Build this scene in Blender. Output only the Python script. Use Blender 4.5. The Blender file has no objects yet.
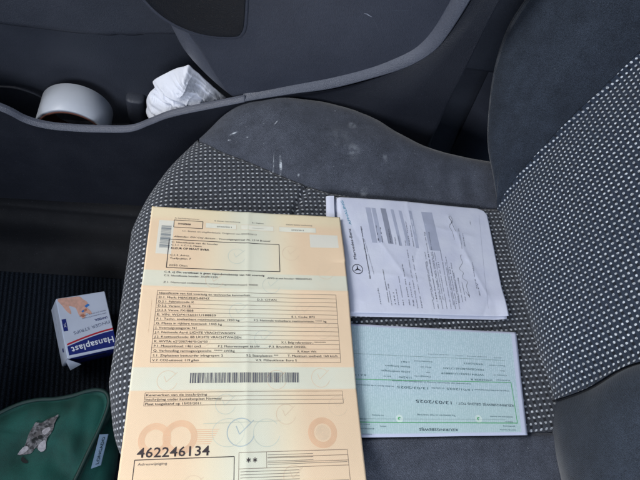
import bpy, bmesh, math, random
from mathutils import Vector, Matrix, noise
random.seed(4)
S = bpy.context.scene
COL = S.collection

# ------------------------------------------------------------------ camera
F = 520.0
R = Matrix(((0.9787064930556246, -0.04797580848311885, -0.19957936328977444),
            (-0.0618168286563893, 0.8582734495386679, -0.5094559505117812),
            (0.19573522969978416, 0.5109452099955404, 0.8370320855480905)))
EYE = Vector((0, 0, 0.49259))
cd = bpy.data.cameras.new("camera"); cam = bpy.data.objects.new("camera", cd); COL.objects.link(cam)
cam.matrix_world = Matrix.Translation(EYE) @ R.to_4x4()
cd.sensor_width = 36; cd.lens = 36 * F / 640; cd.clip_start = 0.01; cd.clip_end = 100
S.camera = cam

# ------------------------------------------------------------------ light
w = bpy.data.worlds.new("World"); S.world = w; w.use_nodes = True
w.node_tree.nodes["Background"].inputs[0].default_value = (0.55, 0.72, 1.0, 1)
w.node_tree.nodes["Background"].inputs[1].default_value = 0.20
def area(name, loc, target, sx, sy, power, color):
    d = bpy.data.lights.new(name, 'AREA'); d.shape = 'RECTANGLE'; d.size = sx; d.size_y = sy
    d.energy = power; d.color = color
    o = bpy.data.objects.new(name, d); COL.objects.link(o); o.location = loc
    o.rotation_euler = (Vector(target) - Vector(loc)).to_track_quat('-Z', 'Y').to_euler()
area("windshield_light", (-0.95, 0.55, 0.92), (0.15, 0.25, 0.0), 0.9, 0.5, 20.0, (1.0, 0.985, 0.96))
area("passenger_window_light", (0.15, 1.05, 0.95), (0.12, 0.2, 0.0), 0.9, 0.45, 16.0, (0.80, 0.89, 1.0))
area("driver_window_light", (-0.35, -0.95, 0.75), (0.1, 0.52, 0.05), 0.9, 0.4, 9.5, (0.84, 0.89, 1.0))
S.view_settings.view_transform = 'Standard'; S.view_settings.look = 'None'
S.view_settings.exposure = 0.3; S.view_settings.gamma = 1.0

# ------------------------------------------------------------------ measuring helpers: rays onto real planes
def ray(px, py): return R @ Vector(((px - 320) / F, -(py - 240) / F, -1))
def at(px, py, z=0.0):
    r = ray(px, py); return EYE + r * ((z - EYE.z) / r.z)
def aty(px, py, y):
    r = ray(px, py); return EYE + r * (y / r.y)

def lerp(a, b, t): return a + (b - a) * t
def sstep(a, b, x):
    t = max(0.0, min(1.0, (x - a) / (b - a))); return t * t * (3 - 2 * t)
def interp(tab, x):
    if x <= tab[0][0]: return tab[0][1]
    for (a, p), (b, q) in zip(tab, tab[1:]):
        if x <= b: return lerp(p, q, (x - a) / (b - a))
    return tab[-1][1]
def catmull(pts, n=8, closed=True):
    out = []; m = len(pts)
    rng = range(m) if closed else range(m - 1)
    for i in rng:
        g = (lambda k: Vector(pts[k % m])) if closed else (lambda k: Vector(pts[max(0, min(m - 1, k))]))
        p0, p1, p2, p3 = g(i - 1), g(i), g(i + 1), g(i + 2)
        for k in range(n):
            t = k / n
            out.append(0.5 * (2 * p1 + (p2 - p0) * t + (2 * p0 - 5 * p1 + 4 * p2 - p3) * t * t + (3 * p1 - p0 - 3 * p2 + p3) * t ** 3))
    if not closed: out.append(Vector(pts[-1]))
    return out
def sinterp(tab, n=10):
    c = catmull([(a, b, 0) for a, b in tab], n, False)
    return [(p.x, p.y) for p in c]

# ------------------------------------------------------------------ object helpers
def link(name, me, mats, parent=None, smooth=True):
    for m in (mats if isinstance(mats, (list, tuple)) else [mats]): me.materials.append(m)
    o = bpy.data.objects.new(name, me); COL.objects.link(o)
    if smooth:
        for p in me.polygons: p.use_smooth = True
    if parent is not None: o.parent = parent
    return o
def mesh(name, verts, faces, mats, parent=None, smooth=True, uvs=None, mi=None):
    me = bpy.data.meshes.new(name); me.from_pydata([tuple(v) for v in verts], [], faces)
    if mi:
        for p, i in zip(me.polygons, mi): p.material_index = i
    if uvs is not None:
        l = me.uv_layers.new(name="UVMap")
        for lp in me.loops: l.data[lp.index].uv = uvs[lp.vertex_index]
    me.validate(); me.update()
    return link(name, me, mats, parent, smooth)
def grid(nu, nv, fn):
    v = [fn(i / nu, j / nv) for i in range(nu + 1) for j in range(nv + 1)]
    f = [(i * (nv + 1) + j, (i + 1) * (nv + 1) + j, (i + 1) * (nv + 1) + j + 1, i * (nv + 1) + j + 1) for i in range(nu) for j in range(nv)]
    return v, f
def tag(o, label, cat=None, group=None, kind=None):
    if label: o["label"] = label
    if cat: o["category"] = cat
    if group: o["group"] = group
    if kind: o["kind"] = kind
    return o
def empty(name, loc=(0, 0, 0)):
    o = bpy.data.objects.new(name, None); COL.objects.link(o); o.location = loc; o.empty_display_size = 0.02
    return o
def parent_keep(o, p):
    o.parent = p; o.matrix_parent_inverse = p.matrix_basis.inverted()
def tube(name, pts, r, mat, parent=None, n=8):
    pts = [Vector(p) for p in pts]; v = []; f = []
    for i, p in enumerate(pts):
        t = (pts[min(i + 1, len(pts) - 1)] - pts[max(i - 1, 0)]).normalized()
        a = t.cross(Vector((0.1, 0.2, 1))).normalized(); b = t.cross(a)
        for k in range(n):
            an = 2 * math.pi * k / n; v.append(p + r * (math.cos(an) * a + math.sin(an) * b))
    for i in range(len(pts) - 1):
        for k in range(n): f.append((i * n + k, i * n + (k + 1) % n, (i + 1) * n + (k + 1) % n, (i + 1) * n + k))
    f.append(tuple(range(n))[::-1]); f.append(tuple(range((len(pts) - 1) * n, len(pts) * n)))
    return mesh(name, v, f, mat, parent)

# ------------------------------------------------------------------ materials
def lin(c):
    return tuple(((x / 255) / 12.92 if x <= 10 else ((x / 255 + 0.055) / 1.055) ** 2.4) for x in c) + (1,)
class N:
    def __init__(s, name):
        s.m = bpy.data.materials.new(name); s.m.use_nodes = True; s.t = s.m.node_tree
        s.b = s.t.nodes["Principled BSDF"]
    def n(s, typ, **kw):
        x = s.t.nodes.new(typ)
        for k, v in kw.items(): setattr(x, k, v)
        return x
    def l(s, a, b): s.t.links.new(a, b)
    def val(s, x, sock):
        if isinstance(x, (int, float, tuple)): sock.default_value = x
        else: s.l(x, sock)
    def math(s, op, a, b=0.0, c=None, clamp=False):
        x = s.n('ShaderNodeMath', operation=op); x.use_clamp = clamp
        s.val(a, x.inputs[0]); s.val(b, x.inputs[1])
        if c is not None: s.val(c, x.inputs[2])
        return x.outputs[0]
    def ramp(s, v, a, b, lo=0.0, hi=1.0):
        x = s.n('ShaderNodeMapRange', interpolation_type='SMOOTHSTEP')
        s.l(v, x.inputs[0]); x.inputs[1].default_value = a; x.inputs[2].default_value = b
        s.val(lo, x.inputs[3]); s.val(hi, x.inputs[4]); return x.outputs[0]
    def mix(s, f, a, b):
        x = s.n('ShaderNodeMix', data_type='RGBA'); s.val(f, x.inputs[0]); s.val(a, x.inputs[6]); s.val(b, x.inputs[7]); return x.outputs[2]
    def noise(s, vec, scale, detail=3, rough=0.5, dim='3D'):
        x = s.n('ShaderNodeTexNoise', noise_dimensions=dim); s.l(vec, x.inputs['Vector'])
        x.inputs['Scale'].default_value = scale; x.inputs['Detail'].default_value = detail; x.inputs['Roughness'].default_value = rough
        return x.outputs[0]
    def bump(s, h, strength, dist):
        x = s.n('ShaderNodeBump'); s.l(h, x.inputs['Height']); x.inputs['Strength'].default_value = strength; x.inputs['Distance'].default_value = dist
        s.l(x.outputs[0], s.b.inputs['Normal'])
    def objc(s): return s.n('ShaderNodeTexCoord').outputs['Object']
    def uv(s): return s.n('ShaderNodeTexCoord').outputs['UV']

def plain(name, col, rough=0.5, spec=0.5, nscale=60, namt=0.12, bscale=900, bstr=0.25, bdist=0.0003, metallic=0.0, sheen=0.0):
    a = N(name); o = a.objc()
    n1 = a.noise(o, nscale, 4); f = a.ramp(n1, 0.3, 0.7, 1 - namt, 1 + namt)
    v = a.n('ShaderNodeVectorMath', operation='SCALE'); v.inputs[0].default_value = lin(col)[:3]; a.l(f, v.inputs['Scale'])
    a.l(v.outputs[0], a.b.inputs['Base Color'])
    a.b.inputs['Roughness'].default_value = rough; a.b.inputs['Specular IOR Level'].default_value = spec; a.b.inputs['Metallic'].default_value = metallic
    if sheen: a.b.inputs['Sheen Weight'].default_value = sheen
    if bstr: a.bump(a.noise(o, bscale, 2), bstr, bdist)
    return a.m

def stain_sum(a, vec, stains, nz):
    tot = None
    for (c, rx, ry, ang, st) in stains:
        s1 = a.n('ShaderNodeVectorMath', operation='SUBTRACT'); a.l(vec, s1.inputs[0]); s1.inputs[1].default_value = c
        r = a.n('ShaderNodeVectorRotate', rotation_type='Z_AXIS'); a.l(s1.outputs[0], r.inputs['Vector']); r.inputs['Angle'].default_value = -ang
        d = a.n('ShaderNodeVectorMath', operation='DIVIDE'); a.l(r.outputs[0], d.inputs[0]); d.inputs[1].default_value = (rx, ry, 1e6)
        ln = a.n('ShaderNodeVectorMath', operation='LENGTH'); a.l(d.outputs[0], ln.inputs[0])
        g = a.ramp(ln.outputs['Value'], 0.25, 1.0, st, 0.0)
        tot = g if tot is None else a.math('ADD', tot, g)
    return a.math('MULTIPLY', tot, nz)

def plastic(name, col, rough=0.45, stains=()):
    a = N(name); o = a.objc()
    n1 = a.noise(o, 18, 5, 0.6); n2 = a.noise(o, 420, 2)
    f = a.math('MULTIPLY', a.ramp(n1, 0.3, 0.7, 0.94, 1.06), a.ramp(n2, 0.3, 0.7, 0.93, 1.07))
    v = a.n('ShaderNodeVectorMath', operation='SCALE'); v.inputs[0].default_value = lin(col)[:3]; a.l(f, v.inputs['Scale'])
    dust = a.math('MULTIPLY', a.ramp(a.noise(o, 650, 2), 0.68, 0.76), 0.22)
    c = a.mix(dust, v.outputs[0], lin((130, 135, 145)))
    if stains:
        c = a.mix(a.math('MINIMUM', stain_sum(a, o, stains, a.ramp(a.noise(o, 500, 3), 0.4, 0.6, 0.3, 1)), 0.8), c, lin((170, 175, 185)))
    a.l(c, a.b.inputs['Base Color'])
    a.l(a.ramp(n1, 0.3, 0.7, rough - 0.08, rough + 0.04), a.b.inputs['Roughness'])
    vo = a.n('ShaderNodeTexVoronoi'); a.l(o, vo.inputs['Vector']); vo.inputs['Scale'].default_value = 900
    a.bump(a.math('ADD', vo.outputs['Distance'], a.math('MULTIPLY', n1, 0.3)), 0.6, 0.0004)
    return a.m

def bolster_fabric(name, col, stains=(), lintk=0.55):
    a = N(name); o = a.objc(); u = a.uv()
    n1 = a.noise(o, 14, 4, 0.6); n2 = a.noise(o, 1500, 2); n3 = a.noise(o, 160, 3)
    n4 = a.noise(o, 60, 5, 0.7)
    f = a.math('MULTIPLY', a.math('MULTIPLY', a.ramp(n1, 0.3, 0.7, 0.88, 1.12), a.ramp(n4, 0.3, 0.7, 0.86, 1.16)), a.ramp(n2, 0.3, 0.7, 0.5, 1.5))
    v = a.n('ShaderNodeVectorMath', operation='SCALE'); v.inputs[0].default_value = lin(col)[:3]; a.l(f, v.inputs['Scale'])
    lint = a.math('MULTIPLY', a.ramp(a.noise(o, 420, 1), 0.735, 0.80), lintk)
    c = a.mix(lint, v.outputs[0], lin((150, 155, 160)))
    if stains:
        c = a.mix(a.math('MINIMUM', stain_sum(a, o, stains, a.ramp(n3, 0.42, 0.58, 0.15, 1.0)), 0.85), c, lin((205, 212, 220)))
    a.l(c, a.b.inputs['Base Color'])
    a.b.inputs['Roughness'].default_value = 0.9; a.b.inputs['Specular IOR Level'].default_value = 0.2; a.b.inputs['Sheen Weight'].default_value = 0.25
    a.b.inputs['Sheen Roughness'].default_value = 0.4
    wv = a.n('ShaderNodeTexWave', wave_type='BANDS', bands_direction='DIAGONAL'); a.l(u, wv.inputs['Vector']); wv.inputs['Scale'].default_value = 260; wv.inputs['Distortion'].default_value = 1.5
    h = a.math('ADD', a.math('MULTIPLY', wv.outputs['Fac'], 0.5), n2)
    a.bump(h, 0.5, 0.0006)
    return a.m

def dotted_fabric(name, pu, pv, base, dot, dark, skew=0.06, big=0.27, dks=1.0):
    a = N(name); u = a.uv(); o = a.objc()
    # slight wobble of the weave
    wob = a.n('ShaderNodeTexNoise'); a.l(u, wob.inputs['Vector']); wob.inputs['Scale'].default_value = 190; wob.inputs['Detail'].default_value = 2
    w1 = a.n('ShaderNodeVectorMath', operation='SUBTRACT'); a.l(wob.outputs['Color'], w1.inputs[0]); w1.inputs[1].default_value = (0.5, 0.5, 0.5)
    w2 = a.n('ShaderNodeVectorMath', operation='MULTIPLY_ADD'); a.l(w1.outputs[0], w2.inputs[0]); w2.inputs[1].default_value = (0.0016, 0.0016, 0); a.l(u, w2.inputs[2])
    sp = a.n('ShaderNodeSeparateXYZ'); a.l(w2.outputs[0], sp.inputs[0])
    U = a.math('DIVIDE', sp.outputs[0], pu); V = a.math('DIVIDE', sp.outputs[1], pv)
    U = a.math('ADD', U, a.math('MULTIPLY', V, skew)); V = a.math('ADD', V, a.math('MULTIPLY', U, -skew))
    fu = a.math('SUBTRACT', a.math('FRACT', U), 0.5); fv = a.math('SUBTRACT', a.math('FRACT', V), 0.5)
    def rad(x, y, kx, ky):
        return a.math('SQRT', a.math('ADD', a.math('MULTIPLY', a.math('MULTIPLY', x, x), kx), a.math('MULTIPLY', a.math('MULTIPLY', y, y), ky)))
    var = a.noise(u, 420, 2)
    d = a.math('ADD', rad(fu, fv, 0.85, 1.25), a.math('MULTIPLY', a.math('SUBTRACT', var, 0.5), 0.22))
    m = a.ramp(d, big - 0.08, big + 0.03, 1.0, 0.0)
    # dark float threads between the dots, checkered
    par = a.math('MODULO', a.math('ABSOLUTE', a.math('ADD', a.math('FLOOR', U), a.math('FLOOR', a.math('ADD', V, 0.5)))), 2.0)
    fv2 = a.math('SUBTRACT', a.math('FRACT', a.math('ADD', V, 0.5)), 0.5)
    dk = a.math('MULTIPLY', a.ramp(rad(fu, fv2, 1.3, 1.0), 0.22, 0.46, 1.0, 0.0), a.math('ADD', a.math('MULTIPLY', par, 0.65), 0.35))
    fine = a.noise(u, 1900, 2)
    bc = a.mix(a.ramp(fine, 0.3, 0.7), tuple(x * 0.55 for x in lin(base)[:3]) + (1,), tuple(x * 1.45 for x in lin(base)[:3]) + (1,))
    thr = a.math('MULTIPLY', a.math('SINE', a.math('MULTIPLY', U, 37.7)), a.math('SINE', a.math('MULTIPLY', V, 37.7)))
    bs = a.n('ShaderNodeVectorMath', operation='SCALE'); a.l(bc, bs.inputs[0]); a.l(a.ramp(thr, -0.8, 0.8, 0.62, 1.4), bs.inputs['Scale'])
    c = a.mix(a.math('MULTIPLY', dk, dks), bs.outputs[0], lin(dark))
    big_n = a.noise(o, 22, 3)
    dc = a.mix(a.ramp(var, 0.35, 0.65), tuple(x * 0.42 for x in lin(dot)[:3]) + (1,), lin(dot))
    c = a.mix(a.math('MULTIPLY', m, a.ramp(big_n, 0.3, 0.7, 0.8, 1.0)), c, dc)
    a.l(c, a.b.inputs['Base Color'])
    a.b.inputs['Roughness'].default_value = 0.88; a.b.inputs['Specular IOR Level'].default_value = 0.2; a.b.inputs['Sheen Weight'].default_value = 0.2
    h = a.math('ADD', a.math('ADD', a.math('MULTIPLY', m, 0.6), a.math('MULTIPLY', dk, -0.5)), a.math('ADD', a.math('MULTIPLY', fine, 0.6), a.math('MULTIPLY', thr, 0.25)))
    a.bump(h, 0.6, 0.0007)
    return a.m

M_plast = plastic("door_plastic", (62, 66, 76))
sc = [(tuple(aty(x, y, 0.515)), rx, ry, 0, s) for x, y, rx, ry, s in ()]
M_plast_up = plastic("door_plastic_upper", (68, 72, 84), 0.5)
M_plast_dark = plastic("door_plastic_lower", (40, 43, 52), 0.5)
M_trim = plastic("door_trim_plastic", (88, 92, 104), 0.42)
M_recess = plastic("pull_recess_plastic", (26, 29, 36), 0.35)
M_carpet = None
st = []
for px, py, rx, ry, ang, s in ((284, 148, .0022, .0125, .10, 1.0), (277, 150, .0009, .02, .02, .6), (235, 115, .006, .0016, .35, 1.0), (231, 120, .003, .0016, 0, .9),
                               (249, 121, .002, .0015, 0, .6), (277, 118, .004, .001, .8, .6), (352, 125, .009, .007, 0, .17), (355, 147, .010, .012, .2, .16), (371, 176, .006, .007, 0, .28),
                               (387, 153, .004, .008, .2, .16), (303, 158, .002, .002, 0, .4), (335, 111, .001, .001, 0, 1.0), (340, 135, .02, .02, 0, .06)):
    p = at(px, py, 0.026); st.append(((p.x, p.y, 0), rx, ry, ang, s))
M_bol = bolster_fabric("plain_fabric", (73, 77, 87), st)
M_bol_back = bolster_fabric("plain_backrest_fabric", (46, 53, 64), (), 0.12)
M_dotc = dotted_fabric("dotted_cushion_fabric", .00560, .00600, (64, 68, 76), (222, 227, 234), (13, 14, 18), 0.06, 0.25, 0.8)
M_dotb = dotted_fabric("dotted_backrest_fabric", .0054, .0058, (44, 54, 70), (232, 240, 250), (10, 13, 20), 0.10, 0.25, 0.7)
M_thread = plain("seam_thread", (52, 54, 60), 0.9)

def carpet():
    a = N("footwell_carpet"); o = a.objc()
    n = a.noise(o, 900, 3); sp = a.n('ShaderNodeSeparateXYZ'); a.l(o, sp.inputs[0])
    wv = a.math('SINE', a.math('MULTIPLY', a.math('ADD', sp.outputs[0], a.math('MULTIPLY', sp.outputs[1], 0.12)), 900.0))
    k = a.math('MULTIPLY', a.ramp(n, 0.3, 0.7, 0.4, 1.7), a.ramp(wv, -1, 1, 0.45, 1.4))
    v = a.n('ShaderNodeVectorMath', operation='SCALE'); v.inputs[0].default_value = lin((38, 44, 52))[:3]; a.l(k, v.inputs['Scale'])
    a.l(v.outputs[0], a.b.inputs['Base Color']); a.b.inputs['Roughness'].default_value = 0.95; a.b.inputs['Specular IOR Level'].default_value = 0.1
    a.bump(a.math('ADD', n, a.math('MULTIPLY', wv, 0.4)), 0.8, 0.002); return a.m
M_carpet = carpet()

def paper_mat(name, kind):
    a = N(name); u = a.uv(); o = a.objc()
    sp = a.n('ShaderNodeSeparateXYZ'); a.l(u, sp.inputs[0]); X, Y = sp.outputs[0], sp.outputs[1]   # millimetres
    wv = a.n('ShaderNodeTexWave', wave_type='BANDS', bands_direction='DIAGONAL'); a.l(u, wv.inputs['Vector']); wv.inputs['Scale'].default_value = 0.34; wv.inputs['Distortion'].default_value = 9; wv.inputs['Detail'].default_value = 1; wv.inputs['Detail Scale'].default_value = 0.4
    nz = a.noise(u, 0.03, 2)
    if kind == 'cert':
        mint = a.math('MULTIPLY', a.ramp(X, 62, 104), a.ramp(X, 112, 150, 1.0, 0.0))
        mint = a.math('MAXIMUM', mint, a.math('MULTIPLY', a.ramp(Y, 78, 79.5), a.ramp(Y, 96, 97.5, 1.0, 0.0)))
        mint = a.math('MAXIMUM', mint, a.math('MULTIPLY', a.ramp(Y, 177, 178.5), a.ramp(Y, 198, 199.5, 1.0, 0.0)))
        mint = a.math('MULTIPLY', mint, a.ramp(nz, 0.2, 0.8, 0.72, 0.88))
        yel = a.math('MULTIPLY', a.ramp(X, 45, 75), a.ramp(X, 140, 165, 1.0, 0.0))
        top = a.ramp(Y, 8, 22, 1.0, 0.0)
        org = a.mix(a.ramp(wv.outputs['Fac'], 0.2, 0.8), lin((241, 212, 177)), lin((243, 217, 184)))
        c = a.mix(a.math('MULTIPLY', yel, 0.7), org, lin((244, 232, 200)))
        c = a.mix(a.math('MULTIPLY', top, 0.75), c, lin((243, 229, 192)))
        c = a.mix(mint, c, a.mix(wv.outputs['Fac'], lin((222, 226, 206)), lin((228, 231, 214))))
        for (x0, x1, y0, y1) in ((9, 24.5, 17, 59), (172, 204, 26, 43)):
            bx = a.math('MULTIPLY', a.math('MULTIPLY', a.ramp(X, x0, x0 + .5), a.ramp(X, x1, x1 + .5, 1.0, 0.0)), a.math('MULTIPLY', a.ramp(Y, y0, y0 + .5), a.ramp(Y, y1, y1 + .5, 1.0, 0.0)))
            c = a.mix(a.math('MULTIPLY', bx, 0.8), c, lin((230, 232, 222)))
    elif kind == 'green':
        vo = a.n('ShaderNodeTexVoronoi'); a.l(u, vo.inputs['Vector']); vo.inputs['Scale'].default_value = 0.55
        w2 = a.n('ShaderNodeTexWave', wave_type='BANDS', bands_direction='X'); a.l(u, w2.inputs['Vector']); w2.inputs['Scale'].default_value = 0.16; w2.inputs['Distortion'].default_value = 3; w2.inputs['Detail Scale'].default_value = 1.5
        t = a.math('MULTIPLY', a.ramp(vo.outputs['Distance'], 0.2, 0.7), w2.outputs['Fac'])
        c = a.mix(t, lin((182, 207, 214)), lin((206, 224, 231)))
        c = a.mix(a.ramp(Y, 55, 85, 0.0, 0.35), c, lin((188, 216, 206)))
        edge = a.math('MAXIMUM', a.ramp(X, 184, 185), a.math('MAXIMUM', a.ramp(Y, 101.5, 102.5), a.ramp(Y, 1.5, 2.5, 1.0, 0.0)))
        c = a.mix(edge, c, lin((206, 212, 232)))
    else:
        c = a.mix(a.ramp(nz, 0.3, 0.7), lin((212, 216, 234)), lin((222, 226, 240)))
    fib = a.noise(u, 1.2, 3)
    c2 = a.n('ShaderNodeVectorMath', operation='SCALE'); a.l(c, c2.inputs[0]); a.l(a.ramp(fib, 0.3, 0.7, 0.965, 1.02), c2.inputs['Scale'])
    a.l(c2.outputs[0], a.b.inputs['Base Color']); a.b.inputs['Roughness'].default_value = 0.6; a.b.inputs['Specular IOR Level'].default_value = 0.3
    a.bump(a.noise(u, 0.12, 4), 0.18 if kind == 'white' else 0.3, 0.6)
    # bump distance is in metres; the uv field is in millimetres
    for nd in a.t.nodes:
        if nd.type == 'BUMP': nd.inputs['Distance'].default_value = 0.0018 if kind == 'white' else 0.0007
    return a.m
M_cert = paper_mat("certificate_paper", 'cert'); M_green = paper_mat("green_paper", 'green'); M_white = paper_mat("white_paper", 'white')
def ink(name, c, r=0.6): return plain(name, c, r, 0.3, bstr=0, namt=0.05, nscale=60)
I_black = ink("black_ink", (66, 58, 60)); I_grey = ink("grey_ink", (124, 114, 108)); I_line = ink("ruled_line_ink", (138, 118, 106))
I_orange = ink("orange_guilloche_ink", (240, 196, 158)); I_pale = ink("pale_guilloche_ink", (232, 208, 178)); I_bluep = ink("pale_blue_guilloche_ink", (208, 214, 200)); I_bluem = ink("blue_guilloche_ink", (184, 196, 196))
I_mintbox = ink("pale_field_print", (236, 234, 216))
I_bar = ink("barcode_ink", (98, 98, 106)); I_barl = ink("side_barcode_ink", (108, 122, 134))

# ------------------------------------------------------------------ printing onto curved sheets
class Print:
    def __init__(s, base, mats): s.v = list(base[0]); s.f = list(base[1]); s.uv = list(base[2]); s.mi = [0] * len(s.f); s.mats = list(mats)
    def idx(s, m):
        if m not in s.mats: s.mats.append(m)
        return s.mats.index(m)
    def put(s, pts, faces, m, zf, lift=0.00022):
        b = len(s.v); i = s.idx(m)
        for p in pts: s.v.append(Vector((p[0], p[1], zf(p[0], p[1]) + lift))); s.uv.append((0, 0))
        for f in faces: s.f.append(tuple(b + k for k in f)); s.mi.append(i)
    def line(s, A, B, wd, m, zf, lift=0.0002):
        A = Vector(A[:2]); B = Vector(B[:2]); d = B - A
        if d.length < 1e-6: return
        n = max(1, int(d.length / 0.0025)); q = Vector((-d.y, d.x)).normalized() * wd / 2
        pts = []; 
        for k in range(n + 1):
            c = A + d * k / n; pts += [c + q, c - q]
        s.put(pts, [(2 * k, 2 * k + 1, 2 * k + 3, 2 * k + 2) for k in range(n)], m, zf, lift)
    def poly(s, pts, wd, m, zf, closed=False, lift=0.0002):
        for a_, b_ in zip(pts, pts[1:] + ([pts[0]] if closed else [])):
            if (Vector(b_) - Vector(a_)).length > 1e-6: s.line(a_, b_, wd, m, zf, lift)
    def quad(s, A, B, C_, D, m, zf, lift=0.00015):
        A, B, C_, D = [Vector(p[:2]) for p in (A, B, C_, D)]
        nu = max(1, int((B - A).length / 0.003)); nv = max(1, int((D - A).length / 0.003))
        v, f = grid(nu, nv, lambda a, b: A.lerp(B, a).lerp(D.lerp(C_, a), b)); 
        f = [t[:: 1] for t in f]
        s.put(v, f, m, zf, lift)
    def ring(s, c, rx, ry, wd, m, zf, lift=0.0001, a0=0, a1=2 * math.pi, n=48):
        pts = []; 
        for k in range(n + 1):
            t = lerp(a0, a1, k / n); e = Vector((math.cos(t), math.sin(t)))
            pts += [(c[0] + (rx - wd / 2) * e.x, c[1] + (ry - wd / 2) * e.y), (c[0] + (rx + wd / 2) * e.x, c[1] + (ry + wd / 2) * e.y)]
        s.put(pts, [(2 * k, 2 * k + 1, 2 * k + 3, 2 * k + 2) for k in range(n)], m, zf, lift)
    def text(s, string, A, B, h, m, zf, fit=True, bold=0.0, shear=0.0, lift=0.00025):
        A = Vector(A[:2]); B = Vector(B[:2]); d = (B - A); L = d.length; d.normalize(); q = Vector((-d.y, d.x))
        vs, fs, wdt = glyphs(string, bold, shear)
        if not vs: return
        sx = L / wdt if fit else h / 0.7
        s.put([A + d * (x * sx) + q * (y * h / 0.7) for x, y in vs], fs, m, zf, lift)
    def build(s, name, parent=None):
        return mesh(name, s.v, s.f, s.mats, parent, True, s.uv, s.mi)
_gc = {}
def glyphs(string, bold, shear):
    key = (string, bold, shear)
    if key in _gc: return _gc[key]
    c = bpy.data.curves.new("t", 'FONT'); c.body = string; c.size = 1; c.resolution_u = 2; c.offset = bold; c.shear = shear
    c.space_character = 1.0 + bold * 3
    o = bpy.data.objects.new("t", c); COL.objects.link(o)
    dg = bpy.context.evaluated_depsgraph_get(); me = bpy.data.meshes.new_from_object(o.evaluated_get(dg))
    vs = [(v.co.x, v.co.y) for v in me.vertices]; fs = [tuple(p.vertices) for p in me.polygons]
    bpy.data.objects.remove(o); bpy.data.curves.remove(c); bpy.data.meshes.remove(me)
    wd = max([x for x, _ in vs], default=1)
    _gc[key] = (vs, fs, wd); return _gc[key]

# ================================================================== SETTING
v, f = grid(60, 60, lambda a, b: Vector((lerp(-0.9, 0.9, a), lerp(-0.5, 0.66, b), -0.325 + 0.004 * noise.noise(Vector((a * 9, b * 9, 0))))))
tag(mesh("floor", v, f, M_carpet), None, kind="structure")
# sill step along the door
def sill(a, b):
    prof = [(0.40, -0.323), (0.425, -0.300), (0.44, -0.292), (0.47, -0.289), (0.485, -0.275), (0.492, -0.262), (0.53, -0.258), (0.60, -0.258)]
    c = catmull([(p[0], p[1], 0) for p in prof], 4, False); p = c[min(len(c) - 1, int(b * (len(c) - 1) + .5))]
    return Vector((lerp(-0.9, 0.9, a), p.x + 0.012 * math.sin(a * 7), p.y))
v, f = grid(40, 28, sill)
tag(mesh("door_sill", v, f, plastic("sill_plastic", (12, 14, 20), 0.8)), None, kind="structure")

# ================================================================== CAR DOOR
door = empty("door", (0, 0.55, -0.25))
tag(door, "dark grey plastic car door panel with storage pocket, pull recess and raised armrest panel", "car door")
def slab(name, px, Y0, thick, rr, mat, bulge=0.0, closed_n=6, rings=10, y_of=None, smoothpts=True):
    """rounded panel: outline measured on the plane y=Y0, real thickness behind it"""
    P = [aty(x, y, Y0) for x, y in px]
    P = catmull([(p.x, 0, p.z) for p in P], closed_n) if smoothpts else [Vector((p.x, 0, p.z)) for p in P]
    n = len(P); area2 = sum(P[i].x * P[(i + 1) % n].z - P[(i + 1) % n].x * P[i].z for i in range(n))
    sg = 1 if area2 > 0 else -1
    c = sum(P, Vector()) / n
    yo = y_of or (lambda x, z: 0.0)
    nor = []
    for i in range(n):
        t = (P[(i + 1) % n] - P[i - 1]).normalized(); nor.append(Vector((-t.z, 0, t.x)) * sg)   # inward
    V = []
    def row(fn):
        for i in range(n): V.append(fn(i))
    def pt(i, inset, y):
        q = P[i] + nor[i] * inset; return Vector((q.x, Y0 + y + yo(q.x, q.z), q.z))
    R_ = [rr(P[i].x, P[i].z) if callable(rr) else rr for i in range(n)]
    row(lambda i: pt(i, 0, thick)); row(lambda i: pt(i, 0, R_[i]))
    for k in range(1, 6):
        an = k / 5 * math.pi / 2; row(lambda i: pt(i, R_[i] * (1 - math.cos(an)), R_[i] * (1 - math.sin(an))))
    for k in range(1, rings):
        t = 1 - k / rings
        def fn(i):
            q = P[i] + nor[i] * R_[i]; q = c + (q - c) * t
            return Vector((q.x, Y0 - bulge * (1 - t ** 3) + yo(q.x, q.z), q.z))
        row(fn)
    V.append(Vector((c.x, Y0 - bulge + yo(c.x, c.z), c.z)))
    nr = (len(V) - 1) // n; Fc = []
    for r in range(nr - 1):
        for i in range(n):
            a, b = r * n + i, r * n + (i + 1) % n; Fc.append((a, b, b + n, a + n) if sg > 0 else (b, a, a + n, b + n))
    for i in range(n):
        a, b = (nr - 1) * n + i, (nr - 1) * n + (i + 1) % n; Fc.append((a, b, len(V) - 1) if sg > 0 else (b, a, len(V) - 1))
    o = mesh(name, V, Fc, mat); parent_keep(o, door); return o

# deep back wall of the pocket, running up to the upper door panel
def back(a, b):
    x = lerp(-0.75, 0.9, a); z = lerp(-0.32, 0.62, b)
    line = 0.012 + 0.010 * sstep(-0.18, -0.08, x)                 # soft character line
    y = 0.60 - 0.022 * sstep(line - 0.004, line + 0.003, z) - 0.05 * sstep(0.06, 0.45, z)
    y += 0.010 * sstep(-0.12, -0.04, x) * sstep(-0.2, -0.02, z)
    return Vector((x, y, z))
v, f = grid(160, 220, back)
o = mesh("pocket_back_panel", v, [t[::-1] for t in f], M_plast); parent_keep(o, door)
# pocket floor
v, f = grid(30, 4, lambda a, b: Vector((lerp(-0.75, 0.05, a), lerp(0.515, 0.60, b), -0.169 + 0.06 * sstep(0.72, 1.0, a))))
o = mesh("pocket_floor", v, f, M_plast_dark); parent_keep(o, door)
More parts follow.
